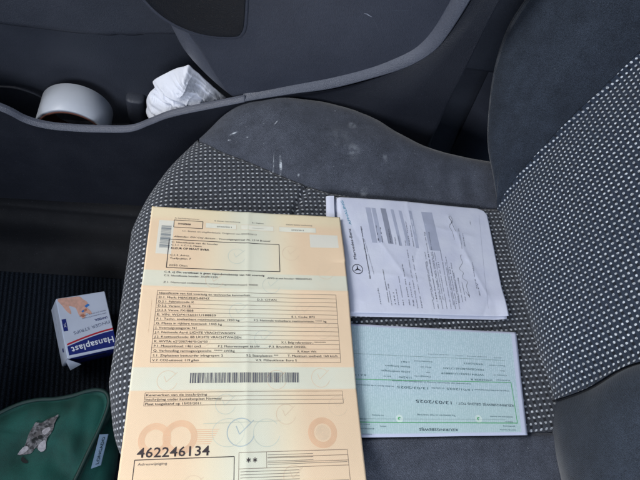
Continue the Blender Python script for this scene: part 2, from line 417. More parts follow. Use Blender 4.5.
# front wall of the pocket: its lit top edge is the long pale lip
LIPB = [(-60, 93), (0, 112), (25, 124), (48, 130), (75, 132.5), (100, 133.5), (130, 133), (150, 126), (165, 120), (180, 116), (205, 111), (230, 106), (245, 103), (290, 96), (330, 90.5), (370, 80.5), (400, 71), (420, 62), (437, 50), (450, 34), (468, 6), (487, -28)]
lowc = catmull([tuple(aty(x, y, 0.502)) for x, y in ((-120, 420), (40, 420), (200, 420), (330, 400), (410, 300), (428, 230), (436, 160), (446, 124), (470, 70), (494, 18), (520, -30), (545, -70))], 16, False)
topc = catmull([tuple(aty(x, y - 1.5, 0.502)) for x, y in LIPB], 8, False)
def samp(c, t):
    k = t * (len(c) - 1); i = min(len(c) - 2, int(k)); return c[i].lerp(c[i + 1], k - i)
def pf_(a, b):
    p = samp(topc, a).lerp(samp(lowc, a), b); y = 0.5015 + 0.006 * sstep(0, 0.12, b) - 0.010 * sstep(.1, .6, b) * (1 - sstep(.6, 1, a)) + 0.05 * max(0, (b - .93) / .07) ** 2 * sstep(.35, .5, a)
    return Vector((p.x, y + 0.002 * noise.noise(Vector((p.x * 8, 0, p.z * 8))), p.z))
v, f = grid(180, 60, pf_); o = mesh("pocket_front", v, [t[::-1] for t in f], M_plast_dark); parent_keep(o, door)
# pale lip strip capping the pocket front and the armrest's lower edge
def ribbon(name, top, bot, Yf, thick, mat):
    A = catmull([tuple(aty(x, y, Yf)) for x, y in top], 6, False); B = catmull([tuple(aty(x, y, Yf)) for x, y in bot], 6, False)
    V = []; Fc = []; n = len(A)
    for a_, b_ in zip(A, B):
        m_ = (a_ - b_); w_ = m_.length; u_ = m_.normalized() if w_ > 0 else Vector((0, 0, 1)); r = min(0.45 * w_, 0.0028)
        prof = [(b_, thick), (b_, r), (b_ + u_ * r * .3, r * .3), (b_ + u_ * r, 0), (a_ - u_ * r, 0 + thick * .45), (a_ - u_ * r * .3, thick * .5), (a_, thick * .6), (a_, thick)]
        V += [Vector((q.x, q.y + d, q.z)) for q, d in prof]
    k = 8
    for i in range(n - 1):
        for j in range(k - 1): Fc.append((i * k + j, (i + 1) * k + j, (i + 1) * k + j + 1, i * k + j + 1))
    Fc.append(tuple(range(k))); Fc.append(tuple(range((n - 1) * k, n * k))[::-1])
    o = mesh(name, V, Fc, mat); parent_keep(o, door); return o
ribbon("pocket_lip", [(x, y - 2.6) for x, y in LIPB[:13]], LIPB[:13], 0.4975, 0.0105, M_trim)
ribbon("armrest_edge_trim", [(243, 100.5), (250, 98.5), (290, 90.5), (330, 83), (370, 73), (400, 62), (415, 55), (428, 44), (440, 28), (455, 2), (470, -28)],
       [(243, 103), (250, 101.8), (290, 95.5), (330, 90), (370, 80), (400, 71), (420, 62), (437, 50), (450, 34), (468, 6), (487, -28)], 0.4985, 0.022, M_trim)
# raised armrest panel
arm = [(158, -45), (172, 6), (186, 34), (200, 54), (209, 68), (219, 82), (230, 95), (243, 104), (262, 102), (300, 95), (345, 86.5), (385, 76), (412, 66), (430, 54), (445, 36), (462, 6), (482, -40), (420, -130), (330, -150), (200, -130)]
a0 = aty(238, 100, 0.512)
def arm_r(x, z):
    return 0.0025 + 0.005 * sstep(0.03, 0.0, x) * sstep(a0.z + 0.002, a0.z + 0.085, z)
slab("armrest_panel", arm, 0.512, 0.08, arm_r, M_plast_up, 0.006, 5, 14)
def bev(a, b):
    L = samp(BVL, a); Rr = samp(BVR, a); p = L.lerp(Rr, b); return Vector((p.x, 0.5145 + 0.020 * (1 - b) ** 1.6 * (1 - a * .6) + (0.03 if b == 0 else 0), p.z))
BVL = catmull([tuple(aty(x, y, 0.515)) for x, y in ((150, -10), (163, 22), (173, 42), (182, 57), (197, 73), (213, 87), (228, 98), (241, 104.5))], 8, False)
BVR = catmull([tuple(aty(x, y, 0.515)) for x, y in ((172, -10), (180, 18), (192, 38), (205, 56), (214, 70), (224, 84), (235, 96), (246, 104))], 8, False)
v, f = grid(56, 14, bev); o = mesh("armrest_bevel", v, f, M_trim); parent_keep(o, door)
# pull recess
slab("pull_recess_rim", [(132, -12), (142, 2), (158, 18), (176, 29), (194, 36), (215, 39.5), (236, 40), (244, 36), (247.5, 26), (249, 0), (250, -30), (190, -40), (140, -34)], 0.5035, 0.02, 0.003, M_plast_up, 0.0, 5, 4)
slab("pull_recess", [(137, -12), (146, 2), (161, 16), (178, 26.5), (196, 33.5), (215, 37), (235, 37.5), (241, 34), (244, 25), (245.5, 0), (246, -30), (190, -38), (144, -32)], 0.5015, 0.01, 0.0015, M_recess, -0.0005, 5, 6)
# little column dividing the pocket
c0 = aty(135, 96.5, 0.592)
def peg(a, b):
    an = 2 * math.pi * a; e = Vector((math.copysign(abs(math.cos(an)) ** .6, math.cos(an)), math.copysign(abs(math.sin(an)) ** .6, math.sin(an))))
    tt = min(1, b / .9); r = 1 if b <= .9 else math.cos((b - .9) / .1 * math.pi / 2)
    return Vector((c0.x + 0.0135 * e.x * max(r, 0.02), 0.594 + 0.012 * e.y * max(r, 0.02), lerp(-0.17, c0.z - .004, tt) + (0 if b <= .9 else 0.004 * math.sin((b - .9) / .1 * math.pi / 2))))
v, f = grid(40, 40, peg); o = mesh("pocket_divider", v, f, M_plast); parent_keep(o, door)
# ridge moulded at the far end of the pocket
rp = [aty(x, y, 0.583) for x, y in ((-30, 86), (5, 87), (20, 89), (35, 94), (45, 99))]
o = tube("pocket_ridge", catmull([tuple(p) for p in rp], 5, False), 0.0025, M_plast_dark); parent_keep(o, door)
# scratches
def scratch(pts, Y, wd, m):
    P = [aty(x, y, Y) for x, y in pts]; V = []
    for i, p in enumerate(P):
        t = (P[min(i + 1, len(P) - 1)] - P[max(0, i - 1)]).normalized(); q = Vector((-t.z, 0, t.x)) * wd * (0.3 if i in (0, len(P) - 1) else 1)
        V += [p + q, p - q]
    o = mesh("scratch", V, [(2 * i, 2 * i + 1, 2 * i + 3, 2 * i + 2) for i in range(len(P) - 1)], m); parent_keep(o, door)
M_scr = plain("scratched_plastic", (150, 155, 168), 0.7); M_scr2 = plain("faint_scratch", (92, 97, 110), 0.7)
scratch([(364, 13.5), (367, 14), (369, 15.5), (372, 17)], 0.5052, 0.0006, M_scr)
scratch([(373, 19), (376, 24), (379, 32)], 0.5052, 0.00025, M_scr2)
scratch([(392, 10.5), (400, 10), (409, 10.6)], 0.5054, 0.00025, M_scr2)

# dashboard added out of view to shade the footwell from the windshield light
unseen_dash = empty("unseen_dashboard", (-0.6, 0.1, 0.0)); tag(unseen_dash, "unseen dark plastic fascia added above the footwell to shade it", "unseen_dashboard")
dp = catmull([(-0.95, 0, 0.22), (-0.70, 0, 0.235), (-0.52, 0, 0.21), (-0.455, 0, 0.17), (-0.44, 0, 0.12), (-0.46, 0, 0.03), (-0.47, 0, -0.04), (-0.52, 0, -0.10), (-0.70, 0, -0.16), (-0.95, 0, -0.20)], 6, False)
v, f = grid(20, len(dp) - 1, lambda a, b: Vector((dp[int(b * (len(dp) - 1) + .5)].x, lerp(-0.6, 0.57, a), dp[int(b * (len(dp) - 1) + .5)].z)))
k = len(dp); f += [tuple(range(k)), tuple(range(20 * k, 21 * k))[::-1]]
o = mesh("unseen_dash_shell", v, f, M_plast_dark); parent_keep(o, unseen_dash)
v, f = grid(14, 6, lambda a, b: Vector((-0.448 - 0.035 * b - .004 * (min(a, 1 - a) < .01) - .004 * (min(b, 1 - b) < .01), lerp(0.10, 0.46, a), lerp(0.09, -0.07, b)))); o = mesh("unseen_glovebox_lid", v, f, M_plast_up); parent_keep(o, unseen_dash)

# B pillar foot beyond the door
pil = empty("door_pillar", (0.36, 0.6, -0.2)); tag(pil, "dark plastic pillar trim in the gap between door and backrest", "pillar trim")
def pill(a, b):
    z = lerp(-0.32, 0.6, b); an = lerp(-0.6, 1.0, a) * math.pi / 2
    cx = 0.455 - 0.10 * z; return Vector((cx + 0.075 * math.sin(an), 0.665 - 0.11 * math.cos(an), z))
v, f = grid(24, 40, pill); o = mesh("pillar_cover", v, f, M_trim); parent_keep(o, pil)

# ================================================================== PASSENGER SEAT
seat = empty("seat", (0.15, 0.22, -0.2))
tag(seat, "dark grey passenger seat in dotted fabric with plain side bolsters and dust smudges", "car seat")
# outline of the cushion seen from above
zo = -0.012
RR = 0.04
def bol_h(x): return 0.036 * sstep(-0.03, 0.085, x) * (1 - 0.30 * sstep(.18, .36, x))
far_px = [(116.5, 375), (117, 350), (118.5, 311), (120, 286), (125.5, 260), (136, 228), (151, 195.5), (165, 175), (179, 158), (197.5, 140.5), (218, 120), (228, 111.5), (240, 104), (252, 100), (268, 98), (300, 98), (330, 102.5), (355, 110), (380, 121), (400, 133), (420, 143.5), (440, 150.5), (460, 155.5), (484, 160)]
far = []
for x, y in far_px:
    p = at(x, y, -0.02)
    for _ in range(3):
        h = -0.010 + bol_h(p.x) - (0.012 * max(0, (0.105 - p.x) / 0.19) ** 1.6 if p.x < .105 else 0); p = at(x, y, h - 0.3 * RR)
    far.append(p)
fn_ = []
for i in range(len(far)):
    t = (far[min(i + 1, len(far) - 1)] - far[max(i - 1, 0)]); fn_.append(Vector((-t.y, t.x, 0)).normalized())
far = list(zip(far, fn_))
far_t = [(p.x + n_.x * 0.010, p.y + n_.y * 0.010) for p, n_ in far]
far_t = [(far_t[0][0] - 0.0005, far_t[0][1])] + far_t[1:] + [(0.42, far_t[-1][1] - 0.004)]
XN = far_t[0][0]; YN = far_t[0][1]
near_px = [(118, 398), (121, 424), (127, 444), (137, 466), (155, 500)]
near_t = [(XN, YN)]
for i, (x, y) in enumerate(near_px):
    p = at(x, y, -0.022 - 0.3 * RR); t_ = [(-.010, 0), (-.009, -.004), (-.007, -.007), (-.006, -.008), (-.004, -.009)][i]; near_t.append((p.x + t_[0], p.y + t_[1]))
near_t += [(near_t[-1][0] + .05, -0.012), (0.06, -0.030), (0.15, -0.038), (0.42, -0.038)]
def mono(tab):
    out = [tab[0]]
    for p in tab[1:]:
        if p[0] > out[-1][0] + 1e-5: out.append(p)
    return out
FAR = mono(sinterp(far_t, 8)); NEAR = mono(sinterp(near_t, 8))
sf_ = [at(x, y, z) for x, y, z in ((197.5, 141.5, -.030), (216, 150.5, -.021), (244, 161, -.018), (280, 176, -.0155), (320, 190, -.013), (345, 195, -.013))]
SEAMF = sinterp([(p.x, p.y) for p in sf_] + [(0.20, 0.3665), (0.30, 0.3665), (0.42, 0.3665)], 6)
XSF = SEAMF[0][0]
SEAMN = sinterp([(-0.02, 0.010), (0.02, 0.035), (0.06, 0.058), (0.10, 0.079), (0.14, 0.089), (0.20, 0.0905), (0.30, 0.0895), (0.42, 0.088)], 6)
OUT = [Vector((x, y)) for x, y in FAR] + [Vector((x, y)) for x, y in reversed(NEAR)]
# signed distance to the rounded free edge (front, far, near), not to the rear edge
EDGE = [Vector(p) for p in reversed(NEAR)] + [Vector(p) for p in FAR]
EDGE = [p for i, p in enumerate(EDGE) if i == 0 or (p - EDGE[i - 1]).length > 1e-5]
def edge_dist(p):
    best = 1e9; nn = Vector((-1, 0))
    for a_, b_ in zip(EDGE, EDGE[1:]):
        if abs(a_.x - p.x) > 0.09 and abs(b_.x - p.x) > 0.09: continue
        ab = b_ - a_; t = max(0, min(1, (p - a_).dot(ab) / ab.length_squared)); q = a_ + ab * t; d = (p - q).length
        if d < best: best = d; e = ab.normalized(); nn = Vector((-e.y, e.x))
    return best, nn
p0_, p1_ = at(300, 200, -.012), at(307.5, 184, -.012); XC0, YC0, XC1, YC1 = p0_.x, p0_.y, p1_.x, p1_.y
def cushion_z(x, y, seam_f, seam_n):
    z = -0.010
    if x < 0.105: z -= 0.012 * ((0.105 - x) / 0.19) ** 1.6
    if y > seam_f:                                                        # far bolster swells up
        t = y - seam_f; z += bol_h(x) * (0.80 * sstep(0, 0.07, t) + 0.20 * math.sqrt(max(0, min(1, t / 0.02)))) 
        # soft puckers near the backrest
        z += 0.0016 * math.sin(x * 190 + 14 * y) * sstep(0.23, 0.30, x) * sstep(0, .02, t) * (1 - sstep(.03, .055, t))
        z += 0.0014 * noise.noise(Vector((x * 30, y * 30, 1)))
    elif y < seam_n:
        t = seam_n - y; z += 0.002 * math.sqrt(max(0, min(1, t / 0.012))) - 0.42 * max(0, t - .003)
    else:
        z += 0.0012 * noise.noise(Vector((x * 22, y * 22, 5)))
        z += 0.0035 * sstep(0.30, 0.37, x)
    z -= 0.0045 * math.exp(-((y - seam_f) / 0.0035) ** 2) + 0.004 * math.exp(-((y - seam_n) / 0.0035) ** 2)
    if seam_n < y < seam_f:                                               # cross seam of the seat panel
        xs = XC0 + (XC1 - XC0) * (y - YC0) / (YC1 - YC0); z -= 0.0045 * math.exp(-((x - xs) / 0.003) ** 2)
    return z
def cushion_point(x, y, sf, sn):
    d, nn = edge_dist(Vector((x, y))); z = cushion_z(x, y, sf, sn); ex = 0
    if d < RR:
        q = RR - d; th = math.asin(min(1, q / RR)); z -= RR - math.sqrt(max(0, RR * RR - q * q)); ex = RR * th - q
    return Vector((x, y, z)), (x + ex * nn.x, y + ex * nn.y), nn
xs = []
for k in range(171):
    t = k / 170
    xs.append(XN + 0.0002 + (0.412 - XN) * (1 - math.cos(t * math.pi / 2)) ** 1.0 if t < 1 else 0.412)
xs = sorted(set([XN + 0.0002 + (0.412 - XN) * ((k / 190) ** 1.7) for k in range(191)]))
def patch(name, lo, hi, rows, mat, parent, skirt_lo=False, skirt_hi=False):
    V = []; U = []; Fc = []; cols = []
    for x in xs:
        a_, b_ = lo(x), hi(x)
        if b_ - a_ < 0.0006: continue
        sf, sn = min(interp(SEAMF, x), interp(FAR, x)), max(interp(SEAMN, x), interp(NEAR, x))
        if x < XSF: sf = 9.0
        if x < -0.02: sn = -9.0
        col = []
        pts = []
        for j in range(rows + 1):
            t = j / rows; t = 0.5 - 0.5 * math.cos(math.pi * t) if rows > 20 else t
            pts.append(cushion_point(x, lerp(a_, b_, t), sf, sn))
        if skirt_lo:
            p, u, nn = pts[0]
            pre = [(p + Vector((0, 0, -dz)) + Vector((nn.x, nn.y, 0)) * (-0.004 * dz / 0.03), (u[0] + nn.x * dz, u[1] + nn.y * dz), nn) for dz in (.15, .06, .03, .012)]
            pts = pre + pts
        if skirt_hi:
            p, u, nn = pts[-1]
            pts = pts + [(p + Vector((0, 0, -dz)) + Vector((nn.x, nn.y, 0)) * (-0.004 * dz / 0.03), (u[0] + nn.x * dz, u[1] + nn.y * dz), nn) for dz in (.012, .03, .06, .15)]
        cols.append(len(V)); V += [p for p, _, _ in pts]; U += [u for _, u, _ in pts]; nrow = len(pts)
    for a_, b_ in zip(cols, cols[1:]):
        for j in range(nrow - 1): Fc.append((a_ + j, b_ + j, b_ + j + 1, a_ + j + 1))
    o = mesh(name, V, Fc, mat, None, True, U); parent_keep(o, parent); return o
lo_c = lambda x: interp(NEAR, x) if x < -0.02 else max(interp(NEAR, x), interp(SEAMN, x))
hi_c = lambda x: interp(FAR, x) if x < XSF else min(interp(FAR, x), interp(SEAMF, x))
cush = empty("seat_cushion", (0.15, 0.22, -0.1)); parent_keep(cush, seat)
cm = Matrix.Translation((0.15, 0.22, -0.1))
def under(o, p, loc):
    o.parent = p; o.matrix_parent_inverse = Matrix.Translation(loc).inverted()
class _P: pass
def patch_c(*a, **k):
    o = patch(*a, seat, **k); o.parent = cush; o.matrix_parent_inverse = cm.inverted(); return o
# front (nose) and main run share one mesh; the nose columns carry the skirt on both ends
patch_c("seat_panel", lo_c, hi_c, 150, M_dotc, skirt_lo=True, skirt_hi=False)
patch_c("side_bolster", lambda x: interp(SEAMF, x) if x >= XSF else interp(FAR, x), lambda x: interp(FAR, x), 46, M_bol, skirt_hi=True)
patch_c("side_bolster", lambda x: interp(NEAR, x), lambda x: interp(SEAMN, x) if x >= -0.02 else interp(NEAR, x), 46, M_bol, skirt_lo=True)
# welt along the upper outside edge
welt = []
for k in range(70):
    x = lerp(0.004, 0.33, k / 69); y = interp(FAR, x) - 0.0035
    p, _, _ = cushion_point(x, y, min(interp(SEAMF, x), interp(FAR, x)), -9); welt.append(p + Vector((0, 0.001, 0.0005)))
o = tube("welt", welt, 0.0011, M_thread, None, 6); o.parent = cush; o.matrix_parent_inverse = cm.inverted()
def skirt(a, b):
    n = len(EDGE); p = EDGE[min(n - 1, int(a * (n - 1)))]; d = Vector((p.x - .18, p.y - .2)).normalized()
    return Vector((p.x - d.x * (.006 + .05 * b), p.y - d.y * (.006 + .05 * b), lerp(-0.055, -0.315, b)))
v, f = grid(len(EDGE) - 1, 8, skirt); o = mesh("seat_base_cover", v, f, M_plast_dark); parent_keep(o, seat)

# ---- backrest
back_e = empty("backrest", (0.4, 0.25, 0.0)); parent_keep(back_e, seat); bm_ = Matrix.Translation((0.4, 0.25, 0.0))
prof = catmull([(0.430, 0, -0.075), (0.392, 0, -0.050), (0.369, 0, -0.022), (0.3625, 0, 0.000), (0.366, 0, 0.030), (0.376, 0, 0.062), (0.389, 0, 0.10), (0.408, 0, 0.145), (0.431, 0, 0.197), (0.48, 0, 0.31), (0.56, 0, 0.50)], 12, False)
arc = [0.0]
for a_, b_ in zip(prof, prof[1:]): arc.append(arc[-1] + (b_ - a_).length)
def bprof(t):
    k = t * (len(prof) - 1); i = min(len(prof) - 2, int(k)); return prof[i].lerp(prof[i + 1], k - i), lerp(arc[i], arc[i + 1], k - i)
S_FAR = sinterp([(-0.08, 0.352), (-0.02, 0.359), (0.0, 0.368), (0.05, 0.385), (0.10, 0.399), (0.197, 0.426), (0.31, 0.452), (0.5, 0.47)], 6)
S_NEAR = sinterp([(-0.08, 0.135), (-0.02, 0.126), (0.0, 0.119), (0.04, 0.119), (0.09, 0.128), (0.16, 0.118), (0.3, 0.09), (0.5, 0.06)], 6)
R_FAR = [(-0.08, 0.40, 0.38), (-0.02, 0.375, 0.378), (0.0, 0.360, 0.384), (0.02, 0.347, 0.402), (0.045, 0.335, 0.434), (0.09, 0.332, 0.488), (0.135, 0.334, 0.520), (0.186, 0.342, 0.531), (0.30, 0.375, 0.565), (0.5, 0.45, 0.60)]
RFx = sinterp([(a_, b_) for a_, b_, _ in R_FAR], 6); RFy = sinterp([(a_, c_) for a_, _, c_ in R_FAR], 6)
NB = [(-0.08, 0.395), (-0.04, 0.366), (-0.01, 0.349), (0.02, 0.340), (0.07, 0.338), (0.13, 0.345), (0.2, 0.36), (0.3, 0.39), (0.5, 0.46)]
NBx = sinterp(NB, 6)
def center(a, b):
    p, s = bprof(a); y0, y1 = interp(S_NEAR, p.z), interp(S_FAR, p.z); y = lerp(y0, y1, b)
    dep = 0.004 * (1 - (2 * b - 1) ** 6) - 0.0045 * (math.exp(-((y - y0) / .004) ** 2) + math.exp(-((y - y1) / .004) ** 2)) * -1
    x = p.x - dep + 0.0015 * noise.noise(Vector((p.z * 20, y * 20, 3)))
    return Vector((x, y, p.z)), (s, y)
def with_uv(nu, nv, fn):
    r, f = grid(nu, nv, fn); return [q[0] for q in r], f, [q[1] for q in r]
def addb(name, nu, nv, fn, mat, flip):
    v, f, u = with_uv(nu, nv, fn); o = mesh(name, v, [t[::-1] for t in f] if flip else f, mat, None, True, u); o.parent = back_e; o.matrix_parent_inverse = bm_.inverted()
addb("backrest_panel", 120, 60, center, M_dotb, False)
def far_b(a, b):
    p, s = bprof(a); S0 = Vector((p.x + 0.003, interp(S_FAR, p.z))); G = Vector((interp(RFx, p.z), interp(RFy, p.z)))
    C1 = S0 + Vector((-0.75 * (S0.x - G.x) - 0.010, 0.22 * (G.y - S0.y)))
    if b < 0.7:
        t = b / 0.7; q = S0 * (1 - t) ** 2 + C1 * 2 * t * (1 - t) + (G + Vector((0, 0))) * t * t
        # puff just beyond the seam
        q.x -= 0.004 * math.sin(math.pi * min(1, t * 2)) * (t < .5)
        return Vector((q.x, q.y, p.z)), (s, q.y - 0.5 * q.x)
    t = (b - 0.7) / 0.3; dd = (G - C1).normalized() * 0.022
    C2 = G + dd; E = G + Vector((0.10, 0.004)); q = G * (1 - t) ** 2 + C2 * 2 * t * (1 - t) + E * t * t
    return Vector((q.x, q.y, p.z)), (s, q.y + 0.5 * q.x)
addb("side_bolster", 120, 50, far_b, M_bol_back, False)
def near_b(a, b):
    p, s = bprof(a); S0 = Vector((p.x + 0.003, interp(S_NEAR, p.z))); gx = interp(NBx, p.z)
    G = Vector((gx, S0.y - 0.085)); C1 = Vector((gx - 0.002, S0.y - 0.018))
    if b < 0.6:
        t = b / 0.6; q = S0 * (1 - t) ** 2 + C1 * 2 * t * (1 - t) + G * t * t
    else:
        t = (b - 0.6) / 0.4; E = G + Vector((0.10, -0.03)); C2 = G + (G - C1).normalized() * 0.035; q = G * (1 - t) ** 2 + C2 * 2 * t * (1 - t) + E * t * t
    return Vector((q.x, q.y, p.z)), (s, q.y)
addb("side_bolster", 120, 50, near_b, M_bol_back, True)
for nm, T, fn in (("seam", S_FAR, 1), ("seam", S_NEAR, 0)):
    pts = []
    for k in range(90):
        p, s = bprof(0.12 + 0.88 * k / 89); pts.append(Vector((p.x + 0.0015, interp(T, p.z), p.z)))
    o = tube(nm, pts, 0.0012, M_thread, None, 6); o.parent = back_e; o.matrix_parent_inverse = bm_.inverted()

# ================================================================== DOCUMENTS
def sheet(fn, zf, nu, nv, uvf, th=0.00018):
    """closed thin sheet: fn(a,b)->(x,y); top then bottom"""
    top = []; uv = []; 
    for i in range(nu + 1):
        for j in range(nv + 1):
            x, y = fn(i / nu, j / nv); top.append(Vector((x, y, zf(x, y)))); uv.append(uvf(i / nu, j / nv))
    k = len(top); V = top + [p - Vector((0, 0, th)) for p in top]; U = uv + uv
    _, F0 = grid(nu, nv, lambda a, b: None)
    Fc = [t for t in F0] + [tuple(k + q for q in t[::-1]) for t in F0]
    ring = [i * (nv + 1) for i in range(nu + 1)] + [nu * (nv + 1) + j for j in range(1, nv + 1)] + [i * (nv + 1) + nv for i in range(nu - 1, -1, -1)] + [j for j in range(nv - 1, 0, -1)]
    for a_, b_ in zip(ring, ring[1:] + ring[:1]): Fc.append((a_, a_ + k, b_ + k, b_))
    # make the top face upwards
    A, B, C_ = V[F0[0][0]], V[F0[0][1]], V[F0[0][2]]
    if (B - A).cross(C_ - B).z < 0: Fc = [t[::-1] for t in Fc]
    return V, Fc, U

# ---- certificate (A4 portrait)
CX, CY = -0.0675, 0.3300
def cz(x, y):
    z = 0.0035 + 0.0011 * math.sin(x * 22 + 1.0) * math.sin(y * 17) + 0.0006 * noise.noise(Vector((x * 25, y * 25, 8)))
    vv = (CY - y) * 1000
    z += interp(((0, -0.0004), (94, 0.0034), (97.5, 0.0040), (101, 0.0034), (195, -0.0002), (198.5, -0.0006), (202, -0.0002), (300, 0.0045)), vv)   # folded in three
    uu = (x - CX) * 1000; z += 0.0009 * math.exp(-abs(uu - 104) / 4) + 0.0026 * sstep(190, 214, uu) * sstep(60, 0, 60 - vv if vv < 60 else 0) * (vv < 60) * .5
    return z
def c2(u, v): return (CX + u / 1000, CY - v / 1000)
base = sheet(lambda a, b: c2(210 * a, 297 * b), cz, 120, 170, lambda a, b: (210 * a, 297 * b))
D = Print(base, [M_cert])
def ct(s_, u, v, u2, h=2.1, m=I_black, **k): D.text(s_, c2(u, v), c2(u2, v), h / 1000, m, cz, **k)
def cbox(u0, v0, u1, v1, wd, m=I_line): D.poly([c2(u0, v0), c2(u1, v0), c2(u1, v1), c2(u0, v1)], wd / 1000, m, cz, True)
def fill(u0, v0, u1, v1, m, lift=0.00012): D.quad(c2(u0, v0), c2(u0, v1), c2(u1, v1), c2(u1, v0), m, cz, lift)
# pale guilloche emblems: circles with a tick
def emblem(u, v, r, m, wd=0.9, tick=True):
    c = c2(u, v); D.ring(c, r / 1000, r / 1000, wd / 1000, m, cz, 0.0001, 0.7, 6.0)
    if tick: D.poly([c2(u - r * .35, v - r * .45), c2(u - r * .1, v + r * .15), c2(u + r * .95, v - r * .85)], wd / 1000, m, cz, lift=0.0001)
for u_, v_ in ((92, 58), (150, 52), (70, 88), (187, 74), (128, 92), (40, 110), (95, 122), (162, 120), (60, 150), (120, 150), (180, 140), (32, 190), (132, 190), (175, 188), (85, 212), (140, 222), (190, 215), (60, 280), (145, 275), (30, 70)):
    emblem(u_, v_, 9, I_pale if (u_ < 75 or u_ > 130) else I_bluep, 0.45)
for k in range(7): D.ring(c2(26, 241), .0085 + k * .0008, .0085 + k * .0008, .0005, I_orange, cz, 0.0001); D.ring(c2(47, 240), .0095 + k * .0008, .0095 + k * .0008, .0005, I_orange, cz, 0.00011); D.ring(c2(173.3, 239), .0085 + k * .0008, .0085 + k * .0008, .0005, I_orange, cz, 0.0001)
for k in range(8): D.line(c2(60, 234 + k * 1.7), c2(80 - k, 234 + k * 1.7), .0004, I_orange, cz, 0.0001)
for k in range(6): D.ring(c2(173.3, 239), .0012 + k * .001, .0012 + k * .001, .0003, I_pale, cz, 0.0001)
emblem(99, 237, 12, I_bluem, 0.8); emblem(122, 238, 12, I_bluep, 0.5, False)
D.ring(c2(88, 237), .014, .012, .0004, I_bluep, cz, 0.0001); D.line(c2(66, 229), c2(135, 228), .0003, I_bluep, cz)
# header fields
for (u0, u1) in ((58, 91), (96, 132), (138, 180)):
    fill(u0, 17.5, u1, 24, I_mintbox); cbox(u0, 17.5, u1, 24, 0.25, I_pale)
cbox(24.6, 16.2, 54.8, 25.4, 0.6, I_black)
ct("A. Inschrijvingsnummer", 25, 14.2, 51, 1.5, I_grey); ct("1HNZ828", 28.5, 21.8, 42, 2.0, bold=.02)
ct("B. Datum 1ste inschrijving", 67, 14.8, 95, 1.5, I_grey); ct("07/03/2013", 70, 22.4, 86, 1.8)
ct("B.1. Duplicaat", 108, 14.8, 121, 1.5, I_grey); ct("-----------", 108, 21.6, 121, 1.4)
ct("Datum laatste inschrijving", 146, 14.8, 176, 1.5, I_grey); ct("07/03/2013", 152, 22.2, 166, 1.8)
ct("I.1. Status en uitgiftedatum: Origineel van 07/03/2013", 34, 30.6, 113, 1.9, I_grey)
ct("Afzender: DIV City Atrium - Vooruitgangstraat 56, 1210 Brussel", 26, 38.2, 128, 2.0, shear=.2)
cbox(21.5, 41.2, 137.5, 75.5, 0.7, I_black)
ct("C. Identificatie van de houder", 24, 45.4, 72, 2.0); ct("C.1.1. + C.1.2. Naam", 24, 48.9, 55, 1.9)
ct("KLEUR OP MAAT BVBA", 24, 53.0, 63, 2.2, bold=.02); ct("C.1.3. Adres", 24, 61.2, 43, 1.9); ct("Turfputten 7", 24, 65.2, 45, 2.1); ct("2250 Olen", 23.6, 73.6, 42, 2.1)
for k, (t_, wd) in enumerate([(24 + i * 1.02, random.choice((.35, .5, .75))) for i in range(28)]):
    fill(12.3, t_, 22.6, t_ + wd, I_barl)
ct("C.4. c) Dit certificaat is geen eigendomsbewijs van het voertuig", 20, 81.6, 121, 2.1, bold=.012)
ct("C.5. Identificatie houder: 2020911239", 20, 85.6, 73, 2.0); ct("ANG in van houder: 0832447643", 124, 84.6, 171, 2.0)
ct("Z.1. Nationaal codenummer verzekeringsmaatschappij: 00000", 20, 93.2, 114, 1.9, I_grey)
T0, T1 = 101.6, 173.2; rows = 16; rp_ = (T1 - T0) / rows
cbox(15.4, T0, 196, T1, 0.35)
for k in range(1, rows): D.line(c2(15.4, T0 + k * rp_), c2(196, T0 + k * rp_), .00030, I_line, cz)
tab = [[("Identificatie van het voertuig en technische kenmerken", 17, 106)], [("D.1. Merk: MERCEDES-BENZ", 17, 66), ("D.3. CITAN", 113, 133)], [("D.2.1. Fabriekscode: X", 17, 51)], [("D.2.2. Variant: FX1B", 17, 48)], [("D.2.3. Versie: FX1BB8", 17, 51)],
       [("E. VIN: WDF4156031U188859", 17, 73), ("E.1. Code: 873", 148, 172)], [("F.1. Techn. toelaatbare maximummassa: 1950 kg", 17, 96), ("F.2. Nationale toelaatbare maximummassa: ***** kg", 110, 184)], [("G. Massa in rijklare toestand: 1445 kg", 17, 79)],
       [("J. Voertuigcategorie: N1", 17, 55)], [("J.1. Nationale Aard: LICHTE VRACHTWAGEN", 17, 92)], [("J.2. Koetswerkcode: BB LICHTE VRACHTWAGEN", 17, 98)], [("K. WVTA: e2*2007/46*0126*03", 17, 66), ("X.1. Belg-referentienr.: ********", 137, 182)],
       [("P.1. Motorinhoud: 1461 cm3", 17, 60), ("P.2. Motorvermogen: 66 kW", 76, 116), ("P.3. Brandstof: DIESEL", 125, 162)], [("Q. Verhouding vermogen/gewicht:  ***** kW/kg", 17, 92), ("R. Kleur: Wit", 153, 172)],
       [("S.1. Zitplaatsen bestuurder inbegrepen: 2", 17, 81), ("S.2. Staanplaatsen: ***", 103, 134), ("T. Maximum snelheid: 160 km/h", 143, 193)], [("V.7. CO2-uitstoot: 119 g/km", 17, 59), ("V.9. Milieuklasse: Euro 5", 112, 152)]]
for k, r_ in enumerate(tab):
    for s_, u0, u1 in r_: ct(s_, u0, T0 + (k + 1) * rp_ - 0.9, u1, 2.1, I_black)
ct("Identificatie houder", 15, 0.1, 16, .1) if False else None
D.text("DEEL I - vertrouwelijk te bewaren document", c2(11.3, 145), c2(11.3, 112), 0.0010, I_pale, cz)
random.seed(11); u_ = 52.0
while u_ < 153:
    wd = random.choice((.42, .42, .85, 1.15)); fill(u_, 183.2, min(153.4, u_ + wd), 192.6, I_bar, 0.0002); u_ += wd + random.choice((.45, .45, .8))
